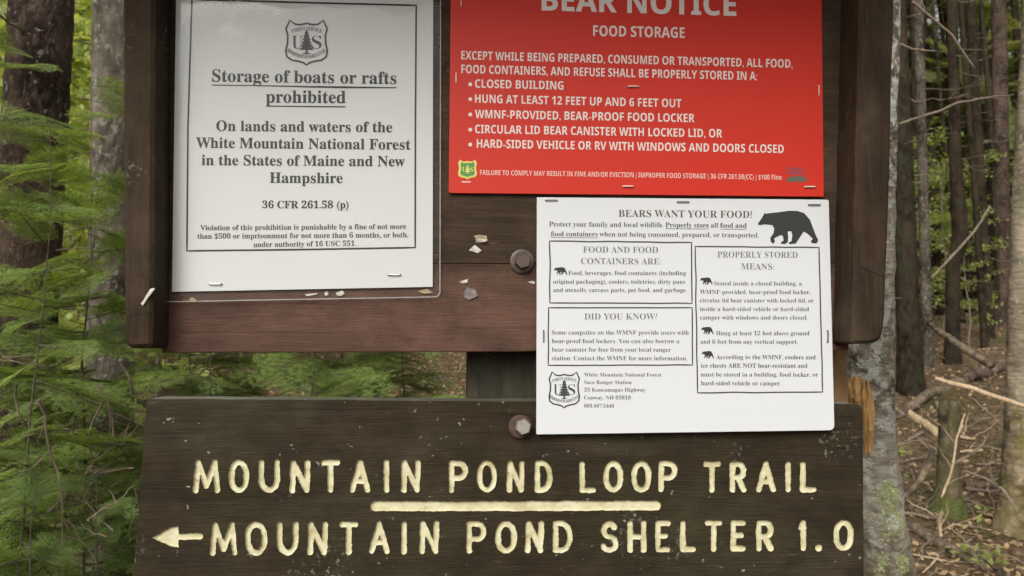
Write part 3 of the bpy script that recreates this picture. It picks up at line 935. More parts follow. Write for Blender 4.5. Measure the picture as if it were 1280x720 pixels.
def wavy_box(c, lw, seed):
    pts = []
    for i in range(4):
        a, b = c[i], c[(i + 1) % 4]
        n = max(6, int(math.hypot(b[0] - a[0], b[1] - a[1]) / 7))
        for k in range(n):
            t = k / n
            x, y = a[0] + (b[0] - a[0]) * t, a[1] + (b[1] - a[1]) * t
            L = math.hypot(b[0] - a[0], b[1] - a[1])
            o = 0.9 * mnoise.noise(Vector((t * L / 32, seed + i * 5, 0))) * min(1, 6 * t, 6 * (1 - t))
            nx, ny = -(b[1] - a[1]) / L, (b[0] - a[0]) / L
            pts.append((x + nx * o, y + ny * o))
    pr.strip('boxes', pts, lw, True)
wavy_box([(687, 301.3), (864.3, 303.2), (864.9, 379.2), (687.4, 378.7)], 1.7, 2)
wavy_box([(685.8, 384.7), (865.2, 384.7), (865.6, 456.2), (685.2, 456.7)], 1.7, 22)
wavy_box([(868.8, 308.1), (1023.6, 309.3), (1028.1, 490), (871.9, 491)], 1.7, 42)
for t, a, b, c in (('FOOD AND FOOD', 728.8, 822.5, 315.7), ('CONTAINERS ARE:', 726.2, 826, 330.1), ('DID YOU KNOW?', 730.4, 821.5, 399.4), ('PROPERLY STORED', 896.7, 997, 322), ('MEANS:', 926.2, 967.5, 336.7)):
    pr.line('heads%d' % (0 if c < 335 and a < 850 else 1 if a < 850 else 2), [(t, RG, False)], a, b, c, c + (0.5 if c < 380 else 0), cap=7.7)
for t, a, b, c in (('Food, beverages, food containers (including', 710.4, 857.4, 343.8), ('original packaging), coolers, toiletries, dirty pans', 691.5, 856.5, 354.6),
                   ('and utensils, carcass parts, pet food, and garbage.', 691.5, 858.4, 365.0),
                   ('Some campsites on the WMNF provide users with', 689.8, 860.8, 418.2), ('bear-proof food lockers. You can also borrow a', 689.8, 849.1, 428.9),
                   ('bear canister for free from your local ranger', 689.8, 838.5, 439.5), ('station. Contact the WMNF for more information.', 689.8, 858.9, 450.3),
                   ('Stored inside a closed building, a', 892.4, 1002.2, 356.8), ('WMNF-provided, bear-proof food locker,', 874.7, 1013, 367.6),
                   ('circular lid bear canister with locked lid, or', 874.7, 1017, 378.0), ('inside a hard-sided vehicle or hard-sided', 874.7, 1011.1, 388.8),
                   ('camper with windows and doors closed.', 874.9, 1009.5, 399.4), ('Hung at least 12 feet above ground', 895, 1011.6, 419), ('and 6 feet from any vertical support.', 875.4, 997, 429.6),
                   ('must be stored in a building, food locker, or', 875.9, 1022.5, 470.6), ('hard-sided vehicle or camper.', 876.1, 976.2, 481.5)):
    pr.line('boxtext%d' % (2 if a > 866 else 0 if c < 380 else 1), g1(t), a, b, c, c + 0.2)
pr.line('boxtext2', [('According to the WMNF,', RG, False), ('coolers and', 0, False)], 895, 1019.4, 448.9, 449.1)
pr.line('boxtext2', [('ice chests ARE NOT bear-resistant', 0, False), ('and', RG, False)], 875.9, 1009.2, 459.5, 459.7)
for x0, y0, x1, y1 in ((692, 334, 709, 343.5), (874.7, 346.8, 890.7, 356), (876, 408.6, 892, 418), (876.6, 438.8, 892.4, 448.2)):
    bear_at(x0, y0, x1, y1, 'icon%d' % int(x0 + y0))
emblem(pr, 'emblem', 705.3, 487.4, 19.0, 22.4, True, 1.9)
for t, b, c in (('White Mountain National Forest', 826.7, 470.6), ('Saco Ranger Station', 789.4, 480), ('33 Kancamagus Highway', 806.7, 489.5), ('Conway, NH 03818', 788.5, 499.2), ('603.447.5448', 767.7, 509.3)):
    pr.line('address', g1(t), 730, b, c, c + 0.1)
pr.build(bear, {'title': ('heading', M['ink_olive']), 'intro': ('intro_text', M['ink_soft']), 'bear': ('bear_silhouette', M['bear_ink']), 'boxes': ('box_outline', M['ink_soft']),
                **{'heads%d' % k: ('box_heading', M['ink_grey']) for k in range(3)}, **{'boxtext%d' % k: ('box_text', M['ink_soft']) for k in range(3)}, **{k: ('bear_icon', M['bear_ink']) for k in list(pr.mb) if k.startswith('icon')}, 'emblem': ('emblem', M['ink_soft']), 'address': ('address_text', M['ink_soft'])})
for x, y, v in ((689, 250.5, 0), (853.5, 252.6, 0), (1017.5, 256.2, 0), (679.2, 420, 1), (1034, 420.6, 1)):
    staple(x, y, bool(v), M['staple_dark'], bear, surf_b, 14.5, w_=1.5)

# ------------------------------------------------------------------ the carved trail sign
SY = -0.004
X0, X1, Y0g, Y1g = 186.0, 1072.0, 566.0, 706.0
RES = 0.62
def stroke_set():
    """routed strokes in sign layout: list of (points, half width)"""
    out = []
    def arc(cx, cy, rx, ry, a0, a1, n=14):
        return [(cx + rx * math.cos(R(a)), cy - ry * math.sin(R(a))) for a in np.linspace(a0, a1, n)]
    H = {}
    def glyph(ch):
        e = lambda cx, cy, rx, ry, a, b, n=14: arc(cx, cy, rx, ry, a, b, n)
        if ch == 'M': return [[(0, 1), (0.12, 0), (0.5, 0.86), (0.88, 0), (1, 1)]]
        if ch == 'O' or ch == '0': return [e(.5, .42, .5, .42, 0, 180) + e(.5, .58, .5, .42, 180, 360) + [(1, .42)]]
        if ch == 'U': return [[(0, 0)] + [(0, .6)] + e(.5, .6, .5, .4, 180, 360) + [(1, 0)]]
        if ch == 'N': return [[(0, 1), (0.06, 0), (0.94, 1), (1, 0)]]
        if ch == 'T': return [[(0, 0), (1, 0)], [(.5, 0), (.5, 1)]]
        if ch == 'A': return [[(0, 1), (.5, 0), (1, 1)], [(.2, .68), (.8, .68)]]
        if ch == 'I': return [[(.5, 0), (.5, 1)]]
        if ch == 'P': return [[(0, 1), (0, 0), (.5, 0)] + e(.5, .28, .5, .28, 90, -90) + [(0, .56)]]
        if ch == 'D': return [[(0, 0), (0, 1), (.4, 1)] + e(.4, .5, .6, .5, -90, 90) + [(0, 0)]]
        if ch == 'L': return [[(0, 0), (0, 1), (1, 1)]]
        if ch == 'R': return [[(0, 1), (0, 0), (.5, 0)] + e(.5, .26, .5, .26, 90, -90) + [(0, .52)], [(.5, .52), (1, 1)]]
        if ch == 'S': return [e(.52, .25, .46, .25, 25, 270, 14) + e(.5, .75, .5, .25, 90, -160, 14)]
        if ch == 'H': return [[(0, 0), (0, 1)], [(1, 0), (1, 1)], [(0, .5), (1, .5)]]
        if ch == 'E': return [[(1, 0), (0, 0), (0, 1), (1, 1)], [(0, .48), (.8, .48)]]
        if ch == '1': return [[(.0, .2), (.55, 0), (.55, 1)]]
        if ch == '.': return [[(.5, 1), (.5, .985)]]
    HW = 3.55
    rows = [(zip('MOUNTAINPONDLOOPTRAIL', [(241, 275), (286, 311), (323, 350), (362, 388), (401, 425), (437, 463), (479, 487), (501, 526), (561, 585), (596, 621), (633, 656), (668, 691), (724, 745), (754, 779), (789, 814), (823, 847), (879, 901), (912, 933), (945, 970), (981, 989), (1000, 1021)]), (574, 616), (577, 615.6)),
            (zip('MOUNTAINPONDSHELTER1.0', [(262, 297), (306, 334), (346, 373), (384, 410), (424, 448), (461, 487), (501, 509), (524, 549), (583, 608), (619, 646), (656, 680), (691, 716), (750, 773), (784, 808), (819, 838), (850, 870), (881, 903), (913, 932), (945, 967), (998, 1010), (1019, 1027), (1042, 1067)]), (652.5, 695), (649.8, 688.5))]
    for it, (ta, ba), (tb, bb) in rows:
        for ch, (a, b) in it:
            t = (a - 241) / 800
            top, bot = ta + (tb - ta) * t, ba + (bb - ba) * t
            jit = mnoise.noise(Vector((a * 0.37, top, 0))) * 0.9
            for s in glyph(ch):
                out.append(([(a + HW + (b - a - 2 * HW) * u, top + HW + jit + (bot - top - 2 * HW) * v) for u, v in s], HW if ch != '.' else 4.2))
    out.append(([(469, 632.6), (560, 632.9), (700, 632.2), (820, 631.8)], 6.2))      # dividing line
    out.append(([(222, 671), (250, 670.2)], 3.9))                                       # arrow shaft
    return out
ARROW = [(190.5, 671.8), (214, 660.5), (223, 657.5), (221.5, 671.5), (223.5, 684.5), (214, 682.5)]
def carve():
    nx, ny = int((X1 - X0) / RES) + 1, int((Y1g - Y0g) / RES) + 1
    gx = X0 + np.arange(nx) * RES; gy = Y0g + np.arange(ny) * RES
    sdf = np.full((ny, nx), 5.0)
    GX, GY = np.meshgrid(gx, gy)
    for pts, hw in stroke_set():
        for (x0, y0), (x1, y1) in zip(pts[:-1], pts[1:]):
            i0 = max(0, int((min(x0, x1) - hw - 3 - X0) / RES)); i1 = min(nx, int((max(x0, x1) + hw + 3 - X0) / RES) + 2)
            j0 = max(0, int((min(y0, y1) - hw - 3 - Y0g) / RES)); j1 = min(ny, int((max(y0, y1) + hw + 3 - Y0g) / RES) + 2)
            wx, wy = GX[j0:j1, i0:i1], GY[j0:j1, i0:i1]
            dx, dy = x1 - x0, y1 - y0
            t = np.clip(((wx - x0) * dx + (wy - y0) * dy) / max(1e-6, dx * dx + dy * dy), 0, 1)
            d = np.hypot(wx - x0 - t * dx, wy - y0 - t * dy) - hw
            sdf[j0:j1, i0:i1] = np.minimum(sdf[j0:j1, i0:i1], d)
    # arrow head: convex-ish polygon distance by half planes
    A = np.array(ARROW)
    ins = np.full(GX.shape, -9.0)
    hull = [(190.5, 671.8), (214, 659.0), (223, 657.5), (223.5, 684.5), (214, 683.5)]
    for (x0, y0), (x1, y1) in zip(hull, hull[1:] + hull[:1]):
        L = math.hypot(x1 - x0, y1 - y0)
        ins = np.maximum(ins, -((x1 - x0) * (GY - y0) - (y1 - y0) * (GX - x0)) / L)
    sdf = np.minimum(sdf, ins)
    # chatter of the router and chipped edges
    rng = np.random.default_rng(5)
    def smooth(sig):
        n = rng.normal(size=sdf.shape)
        k = np.exp(-0.5 * (np.arange(-3 * sig, 3 * sig + 1) / sig) ** 2); k /= k.sum()
        n = np.apply_along_axis(lambda r: np.convolve(r, k, 'same'), 1, n)
        n = np.apply_along_axis(lambda r: np.convolve(r, k, 'same'), 0, n)
        return n / n.std()
    sdf = sdf + 0.20 * smooth(2) + 0.22 * smooth(7)
    sdf[0, :] = sdf[-1, :] = 5; sdf[:, 0] = sdf[:, -1] = 5
    depth = np.clip(-sdf, 0, None)
    depth = 0.0021 * np.clip(depth / 1.0, 0, 1) ** 0.7 + 0.00014 * smooth(4) * (depth > 0.6)
    # points
    D = [ray(x, y) for x in (0,) for y in (0,)]
    def proj(x, y):
        a = (x - 640) / FPX; b = (y - 360) / FPX
        dx = FW.x + RT.x * a - UP.x * b; dy = FW.y + RT.y * a - UP.y * b; dz = FW.z + RT.z * a - UP.z * b
        t = (SY - CAM.y) / dy
        return CAM.x + dx * t, SY + 0 * dx, CAM.z + dz * t
    px, pyy, pz = proj(GX, GY)
    base = np.stack([px, pyy + depth, pz], -1).reshape(-1, 3)
    inside = sdf < 0
    c = inside[:-1, :-1].astype(int) + inside[:-1, 1:] + inside[1:, :-1] + inside[1:, 1:]
    idx = np.arange(nx * ny).reshape(ny, nx)
    quad = np.stack([idx[:-1, :-1], idx[:-1, 1:], idx[1:, 1:], idx[1:, :-1]], -1)
    out_q = quad[c == 0]; in_q = quad[c == 4]
    # boundary cells, split where the groove's edge crosses them
    extra = []; eidx = {}
    sf = sdf.ravel()
    def cross(a, b):
        k = (a, b) if a < b else (b, a)
        if k not in eidx:
            t = sf[k[0]] / (sf[k[0]] - sf[k[1]])
            pa, pb = base[k[0]], base[k[1]]
            q = pa + (pb - pa) * t
            q[1] = SY
            eidx[k] = len(base) + len(extra)
            extra.append(q)
        return eidx[k]
    inp, outp = [], []
    for q in quad[(c > 0) & (c < 4)].tolist():
        pi, po = [], []
        for a, b in zip(q, q[1:] + q[:1]):
            (pi if sf[a] < 0 else po).append(a)
            if (sf[a] < 0) != (sf[b] < 0):
                e = cross(a, b); pi.append(e); po.append(e)
        if len(pi) >= 3: inp.append(tuple(pi))
        if len(po) >= 3: outp.append(tuple(po))
    allv = np.concatenate([base, np.array(extra)]) if extra else base
    ypx = np.concatenate([GY.ravel(), np.array([GY.ravel()[k[0]] for k in eidx])])
    xpx = np.concatenate([GX.ravel(), np.array([GX.ravel()[k[0]] for k in eidx])])
    return allv, out_q, in_q, inp, outp, xpx, ypx

sign = thing('trail_sign', 'dark brown wooden trail sign with routed cream letters and a left-pointing arrow', 'sign', P(630, 770, SY))
def sub_mesh(name, allv, quads, polys, mat, parent):
    faces = [tuple(q) for q in quads.tolist()] + polys
    used = sorted({i for f in faces for i in f})
    mp = {a: i for i, a in enumerate(used)}
    return new_mesh(name, allv[used], [tuple(mp[i] for i in f) for f in faces], mat, parent, smooth=True)
allv, oq, iq, inp, outp, xpx, ypx = carve()
def sel(fn):
    q = iq[np.array([fn(xpx[a], ypx[a]) for a in iq[:, 0]], dtype=bool)]
    p = [f for f in inp if fn(xpx[f[0]], ypx[f[0]])]
    return q, p
WORDS = [(lambda x, y: 622 <= y < 645, 'divider_line'), (lambda x, y: y >= 645 and x <= 256.5, 'arrow')]
def word(x0, x1, up):
    return (lambda x, y: x0 <= x < x1 and ((y < 622) if up else (y >= 645)), 'lettering')
WORDS += [word(180, 543, True), word(543, 707, True), word(707, 862, True), word(862, 1090, True),
          word(256.5, 566, False), word(566, 733, False), word(733, 982, False), word(982, 1090, False)]
for fn, nm in WORDS:
    q, p = sel(fn)
    sub_mesh(nm, allv, q, p, M['cream'], sign)
# the board round the carving
TL, TR, BR, BL = (182.5, 498.5), (1079.5, 505.5), (1081, 772), (162, 772)
nxn = int((X1 - X0) / RES); nyn = int((Y1g - Y0g) / RES)
XE, YE = X0 + nxn * RES, Y0g + nyn * RES
lx = lambda y: TL[0] + (BL[0] - TL[0]) * (y - TL[1]) / (BL[1] - TL[1])
rx = lambda y: TR[0] + (BR[0] - TR[0]) * (y - TR[1]) / (BR[1] - TR[1])
def px_edge(a, b, n, amp, seed):
    o = []
    for i in range(n):
        t = i / n
        L = math.hypot(b[0] - a[0], b[1] - a[1])
        k = amp * (mnoise.noise(Vector((t * L / 45, seed, 0))) + 0.5 * mnoise.noise(Vector((t * L / 11, seed, 2)))) if i else 0
        o.append((a[0] + (b[0] - a[0]) * t - (b[1] - a[1]) / L * k, a[1] + (b[1] - a[1]) * t + (b[0] - a[0]) / L * k))
    return o
top = px_edge((TL[0] + 2, TL[1]), (TR[0] - 9, TR[1] - 0.5), 60, 0.9, 3)
cor = [(TR[0] - 9, TR[1] - 0.5), (TR[0] - 3.5, TR[1] + 0.8), (TR[0] - 0.6, TR[1] + 4)]
right_a = px_edge((TR[0], TR[1] + 9), (rx(Y0g), Y0g), 6, 0.6, 7)
right_b = px_edge((rx(Y0g), Y0g), (rx(YE), YE), 12, 0.7, 9)
right_c = px_edge((rx(YE), YE), BR, 6, 0.6, 11)
bot = px_edge(BR, BL, 20, 0.8, 13)
left_c = px_edge(BL, (lx(YE), YE), 6, 0.6, 15)
left_b = px_edge((lx(YE), YE), (lx(Y0g), Y0g), 12, 0.8, 17)
left_a = px_edge((lx(Y0g), Y0g), (TL[0], TL[1] + 2), 6, 0.7, 19)
def ins(pts, d=1.6):
    cx, cy = 630, 640
    o = []
    for x, y in pts:
        o.append((x + d * (1 if x < lx(y) + 12 else (-1 if x > rx(y) - 12 else 0)), y + d * (1 if y < 512 else (-1 if y > 765 else 0))))
    return o
ring = top + cor + right_a + right_b + right_c + bot + left_c + left_b + left_a + [(TL[0], TL[1] + 2)]
ring_in = ins(ring)
SB = MB()
f = lambda pts: [P(x, y, SY) for x, y in pts]
n_t, n_c, n_ra, n_rb, n_rc, n_b, n_lc, n_lb, n_la = map(len, (top, cor, right_a, right_b, right_c, bot, left_c, left_b, left_a))
k0 = 0
seq = {}
for nm, c_ in (('top', n_t), ('cor', n_c), ('ra', n_ra), ('rb', n_rb), ('rc', n_rc), ('bot', n_b), ('lc', n_lc), ('lb', n_lb), ('la', n_la)):
    seq[nm] = (k0, k0 + c_); k0 += c_
I = lambda a, b: ring_in[a:b]
upper = I(seq['top'][0], seq['rb'][0] + 1) + [(XE, Y0g), (X0, Y0g)] + I(seq['la'][0], len(ring_in))
SB.add(f(upper), [tuple(range(len(upper)))])
rightp = I(seq['rb'][0], seq['rc'][0] + 1) + [(XE, YE), (XE, Y0g)]
SB.add(f(rightp), [tuple(range(len(rightp)))])
lower = I(seq['rc'][0], seq['lb'][0] + 1) + [(X0, YE), (XE, YE)]
SB.add(f(lower), [tuple(range(len(lower)))])
leftp = I(seq['lb'][0], seq['la'][0] + 1) + [(X0, Y0g), (X0, YE)]
SB.add(f(leftp), [tuple(range(len(leftp)))])
n = len(ring)
rim = [P(x, y, SY) for x, y in ring_in] + [P(x, y, SY) + Vector((0, 0.0016, 0)) for x, y in ring]
SB.add(rim, [(i, (i + 1) % n, n + (i + 1) % n, n + i) for i in range(n)])
side = [P(x, y, SY) + Vector((0, 0.0016, 0)) for x, y in ring] + [P(x, y, SY) + Vector((0, 0.040, 0)) for x, y in ring]
ntop = n_t + n_c
SB.add(side, [(i, (i + 1) % n, n + (i + 1) % n, n + i) for i in range(ntop, n)])
SB.add(side[n:], [tuple(range(n - 1, -1, -1))])
faces = [tuple(q) for q in oq.tolist()] + outp
used = sorted({i for fc in faces for i in fc}); mp = {a: i for i, a in enumerate(used)}
SB.add([Vector(v) for v in allv[used].tolist()], [tuple(mp[i] for i in fc) for fc in faces])
SB.build('board', M['sign'], sign)
tb = MB(); tb.add(side, [(i, (i + 1) % n, n + (i + 1) % n, n + i) for i in range(0, ntop)])
tb.build('top_edge', M['sign_top'], sign)
for pts_, w_ in (([(1082, 560), (1066, 560.6), (1048, 559.8), (1030, 560.4)], 0.55), ([(178, 541), (196, 541.5), (222, 540.6), (250, 541.2)], 0.5), ([(171, 611), (186, 611.3), (205, 610.6)], 0.5),
                 ([(330, 512), (372, 511.2), (420, 511.8), (468, 510.9), (500, 511.5)], 0.4), ([(1081, 712), (1060, 711), (1036, 711.6)], 0.5), ([(560, 520.5), (590, 520), (622, 520.6)], 0.35)):
    crack(pts_, w_, sign, SY - 0.0004)
bolt(653.5, 533, 14.5, 10.2, sign, M['rust'], M['steel'], SY - 0.0003, 3.5)

# ------------------------------------------------------------------ trees and plants
rng = np.random.default_rng(11)
random.seed(4)

def branchy(a, b, r, seed, n=9, amp=0.08, sag=0.0, twigs=3):
    """a dead branch with side twigs: one mesh"""
    V, F = [], []
    pa = wander(a, b, n, amp, seed, sag)
    v, f_ = tube(pa, [r * (1 - 0.8 * i / (n - 1)) for i in range(n)], 6)
    V += v; F += f_
    rr = random.Random(int(seed * 1000) + 3)
    for k in range(twigs):
        i = rr.randint(1, n - 2)
        d = (pa[i + 1] - pa[i]).normalized()
        s = Vector((rr.uniform(-1, 1), rr.uniform(-1, 1), rr.uniform(-0.7, 0.7)))
        q = pa[i] + (d * 0.8 + s * 0.8) * (Vector(b) - Vector(a)).length * rr.uniform(0.12, 0.35)
        v, f_ = tube(wander(pa[i], q, 5, 0.12, seed + k), [r * 0.45, r * 0.4, r * 0.32, r * 0.22, r * 0.1], 5)
        o = len(V); V += v; F += [tuple(x + o for x in t) for t in f_]
    return V, F

def trunk_tree(name, label, cat, axis, radii, mat, bark_n=22, rough=0.06, freq=9, seed=0.0, group=None, rows=None):
    """axis: list of points from the ground up"""
    pts = [Vector(p) for p in axis]
    # resample
    L = [0]
    for a, b in zip(pts[:-1], pts[1:]): L.append(L[-1] + (b - a).length)
    rows = rows or max(20, int(L[-1] / 0.12))
    ss = np.linspace(0, L[-1], rows)
    path = [Vector([float(np.interp(s, L, [p[k] for p in pts])) for k in range(3)]) for s in ss]
    rad = [float(np.interp(s, L, radii)) for s in ss]
    # root flare
    rad = [r * (1 + 0.55 * math.exp(-s / (2.2 * radii[0]))) for r, s in zip(rad, ss)]
    V, F = tube(path, rad, bark_n, rough, seed, freq)
    t = thing(name, label, cat, path[0], group)
    new_mesh('trunk', V, F, mat, t, smooth=True)
    return t, path, rad

def dead_branches(t, path, rad, zlo, zhi, count, length, seed, mat=None):
    rr = random.Random(seed)
    for k in range(count):
        i = min(range(len(path)), key=lambda q: abs(path[q].z - rr.uniform(zlo, zhi)))
        az = rr.uniform(0, 2 * math.pi)
        d = Vector((math.cos(az), math.sin(az), rr.uniform(-0.35, 0.25)))
        a = path[i] + d * rad[i] * 0.8
        ln = length * rr.uniform(0.4, 1.3)
        V, F = branchy(a, a + d * ln, 0.0045 * rr.uniform(0.7, 1.3), seed + k * 1.3, 8, 0.10, 0.04, 3)
        new_mesh('dead_branch', V, F, mat or M['twig'], t)

def vertical_axis(px0, py0, px1, py1, depth, z_top, under=0.15, kinks=()):
    """axis of a trunk seen from (px0,py0) low to (px1,py1) high at one depth, prolonged down into the ground and up to z_top"""
    a, b = PD(px0, py0, depth), PD(px1, py1, depth)
    b.y = a.y + (b.y - a.y) * 0.3
    d = (b - a) / max(1e-6, (b.z - a.z))
    g = ground(a.x, a.y)
    base = a + d * (g - under - a.z)
    topp = a + d * (z_top - a.z)
    return [base] + [PD(x, y, depth) for x, y in kinks] + [topp]

# ---- left: the two large trunks
ax = vertical_axis(34, 330, 42, 0, 2.45, 5.0)
t, pa, ra = trunk_tree('spruce_tree', 'thick dark flaky-barked spruce trunk at the left edge behind fir boughs', 'tree', ax, [0.096, 0.090], M['spruce_bark'], 40, 0.05, 26, 1.0, rows=170)
dead_branches(t, pa, ra, 1.6, 3.0, 6, 0.35, 5)
ax = vertical_axis(140, 330, 137, 0, 3.0, 5.5)
t, pa, ra = trunk_tree('spruce_tree', 'greyish spruce trunk partly hidden behind the left trim of the notice board', 'tree', ax, [0.088, 0.08], M['pale_bark'], 36, 0.05, 24, 2.0, rows=150)
dead_branches(t, pa, ra, 1.7, 3.2, 7, 0.4, 6)

# ---- right: birch behind the board, snapped stub
ax = [PD(1116, 760, 1.45), PD(1098, 640, 1.45), PD(1088, 520, 1.45), PD(1087, 430, 1.45), PD(1090, 240, 1.45), PD(1094, 0, 1.45), PD(1098, -420, 1.45)]
lo = ax[0].copy(); lo.z = -0.1
ax = [lo] + ax
k_ = 1.45 / 950
t, pa, ra = trunk_tree('birch_tree', 'pale scabby birch trunk right behind the notice board, with torn orange wood and lichen', 'tree', ax, [40 * k_, 34 * k_, 30 * k_, 28 * k_, 27 * k_, 27 * k_, 28 * k_, 24 * k_], M['birch_near'], 44, 0.07, 22, 3.0, rows=240)
birch, bpath, brad = t, pa, ra
def on_trunk(path, rad, px, py, depth, out=0.0):
    """point of the trunk's near surface seen at a pixel"""
    r = ray(px, py)
    best = None
    for i in range(len(path) - 1):
        a = path[i]
        tq = (a - CAM).dot(r) / r.dot(r)
        p = CAM + r * tq
        d = (p - a); dz = abs(p.z - a.z)
        if best is None or dz < best[0]:
            lat = Vector((d.x, d.y, 0)).length
            R_ = rad[i]
            back = math.sqrt(max(0.0, R_ * R_ - min(lat, R_ * 0.98) ** 2))
            best = (dz, p - r.normalized() * (back + out))
    return best[1]
# torn raw wood: splinters
mbs = MB()
rr = random.Random(9)
for k in range(36):
    x = 1059 + rr.random() * 27
    y0 = 468 + rr.random() * 22 + max(0, x - 1076) * 0.8
    y1 = y0 + 30 + rr.random() * 30
    a = on_trunk(bpath, brad, x, y0, 1.45, 0.004 + 0.008 * rr.random()); b = on_trunk(bpath, brad, x + rr.uniform(-3, 4), y1, 1.45, 0.002)
    v, f_ = tube(wander(a, b, 6, 0.04, k), [0.002, 0.0045, 0.0052, 0.005, 0.0036, 0.0014], 5, 0.3, k, 90, flat=0.5)
    mbs.add(v, f_)
for k in range(18):
    x = 1082 + rr.random() * 8
    a = on_trunk(bpath, brad, x, 490 + rr.random() * 20, 1.45, 0.007); b = on_trunk(bpath, brad, x - 2 + rr.random() * 3, 540 + rr.random() * 30, 1.45, 0.003)
    v, f_ = tube(wander(a, b, 6, 0.04, k), [0.0016, 0.004, 0.0046, 0.0044, 0.003, 0.0012], 5, 0.3, k, 90)
    mbs.add(v, f_)
for k, (x0_, y0_, x1_, y1_, w_) in enumerate(((1064, 478, 1066, 512, 6.5), (1072, 472, 1074, 528, 7.0), (1080, 486, 1083, 540, 6.0), (1087, 496, 1088, 572, 4.6), (1091, 505, 1090, 556, 2.6))):
    a = on_trunk(bpath, brad, x0_, y0_, 1.45, 0.008); b = on_trunk(bpath, brad, x1_, y1_, 1.45, 0.003)
    q_ = 1.45 / 950 * w_
    v, f_ = tube(wander(a, b, 9, 0.05, 50 + k), [q_ * z for z in (0.5, 0.9, 1.0, 0.85, 1.0, 0.9, 0.7, 0.5, 0.15)], 7, 0.35, k + 3.0, 60, flat=0.7)
    mbs.add(v, f_)
mbs.build('torn_wood', M['raw_wood'], birch)
def crust(name, spots, mat, parent, path, rad, depth):
    mb = MB()
    rr = random.Random(len(spots) * 7 + 1)
    for (px, py, r, cnt) in spots:
        for k in range(cnt):
            a = rr.uniform(0, 6.28); q = r * math.sqrt(rr.random())
            c = on_trunk(path, rad, px + q * math.cos(a) * 0.8, py + q * math.sin(a) * 1.2, depth, 0.001)
            s = 0.0021 * rr.uniform(0.35, 1.5)
            nrm = (CAM - c).normalized()
            u = nrm.orthogonal().normalized(); v_ = nrm.cross(u)
            n6 = 7
            ring_ = [c + (u * math.cos(2 * math.pi * i / n6) + v_ * math.sin(2 * math.pi * i / n6)) * s * rr.uniform(0.55, 1.2) + nrm * rr.uniform(0.0, 0.004) for i in range(n6)]
            mb.add(ring_ + [c + nrm * 0.002 - nrm * rr.uniform(0, 0.002)], [(i, (i + 1) % n6, n6) for i in range(n6)])
    return mb.build(name, mat, parent)
for sp_ in ((1110, 622, 17, 300), (1116, 657, 17, 240), (1104, 700, 8, 80), (1128, 706, 10, 90), (1099, 715, 8, 70)):
    crust('lichen', [sp_], M['lichen'], birch, bpath, brad, 1.45)
crust('lichen', [(1116, 654, 9, 170)], M['lichen_white'], birch, bpath, brad, 1.45)
# ---- birch at the right edge
ax = [PD(1279, 700, 4.6), PD(1279, 640, 4.6), PD(1280, 520, 4.6), PD(1281, 400, 4.6), PD(1285, 200, 4.6), PD(1294, 0, 4.6), PD(1302, -300, 4.6)]
ax[0].z = ground(ax[0].x, ax[0].y) - 0.1
k_ = 4.6 / 950
t, pa, ra = trunk_tree('birch_tree', 'white-barked birch trunk with a mossy foot at the right edge of the picture', 'tree', ax, [25 * k_, 22 * k_, 20 * k_, 19 * k_, 15 * k_, 13 * k_, 10 * k_], M['birch_bark'], 30, 0.07, 14, 4.0, rows=140)
mbm = MB()
i0 = [i for i in range(len(pa)) if pa[i].z < PD(1276, 500, 4.6).z]
v, f_ = tube([pa[i] for i in i0], [ra[i] * (1.035 - 0.05 * (k / len(i0)) ** 3) for k, i in enumerate(i0)], 30, 0.08, 9.0, 18)
mbm.add(v, f_)
mbm.build('mossy_foot', M['birch_low'], t, smooth=True)

# ---- dark trunks to the right, each measured in the photo: x low, y low, x high, depth, radius in px, mat, label
specs = [
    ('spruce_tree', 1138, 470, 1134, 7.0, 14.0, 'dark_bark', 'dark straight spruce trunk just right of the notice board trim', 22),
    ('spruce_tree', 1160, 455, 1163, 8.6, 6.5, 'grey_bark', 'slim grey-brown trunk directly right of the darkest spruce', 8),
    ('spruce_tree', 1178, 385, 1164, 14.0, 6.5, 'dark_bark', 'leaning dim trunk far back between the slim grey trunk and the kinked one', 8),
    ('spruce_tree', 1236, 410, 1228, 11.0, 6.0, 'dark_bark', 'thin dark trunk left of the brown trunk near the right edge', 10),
    ('spruce_tree', 1254, 372, 1263, 12.5, 10.0, 'spruce_bark', 'brown spruce trunk behind the right-edge birch', 10),
]
for nm, xl, yl, xh, dp, rp, mt, lab, nb in specs:
    ax = vertical_axis(xl, yl, xh, 0, dp, 9.0)
    t, pa, ra = trunk_tree(nm, lab, 'tree', ax, [rp * dp / 950, rp * dp / 950 * 0.8], M[mt], 20, 0.06, 10, xl * 0.1, rows=90)
    dead_branches(t, pa, ra, 1.6, 6.5, nb, 0.55, xl)
# the kinked trunk
ax = [PD(1190, 450, 9.0), PD(1191, 330, 9.0), PD(1201, 300, 9.0), PD(1199, 270, 9.0), PD(1194, 200, 9.0), PD(1190, 0, 9.0), PD(1186, -300, 9.0)]
ax[0].z = ground(ax[0].x, ax[0].y) - 0.1
k_ = 9 / 950
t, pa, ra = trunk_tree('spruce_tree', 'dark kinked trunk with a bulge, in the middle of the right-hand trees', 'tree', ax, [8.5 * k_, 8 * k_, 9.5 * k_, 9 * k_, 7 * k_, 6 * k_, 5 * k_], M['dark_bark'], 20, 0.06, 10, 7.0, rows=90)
dead_branches(t, pa, ra, 1.6, 6, 12, 0.5, 77)
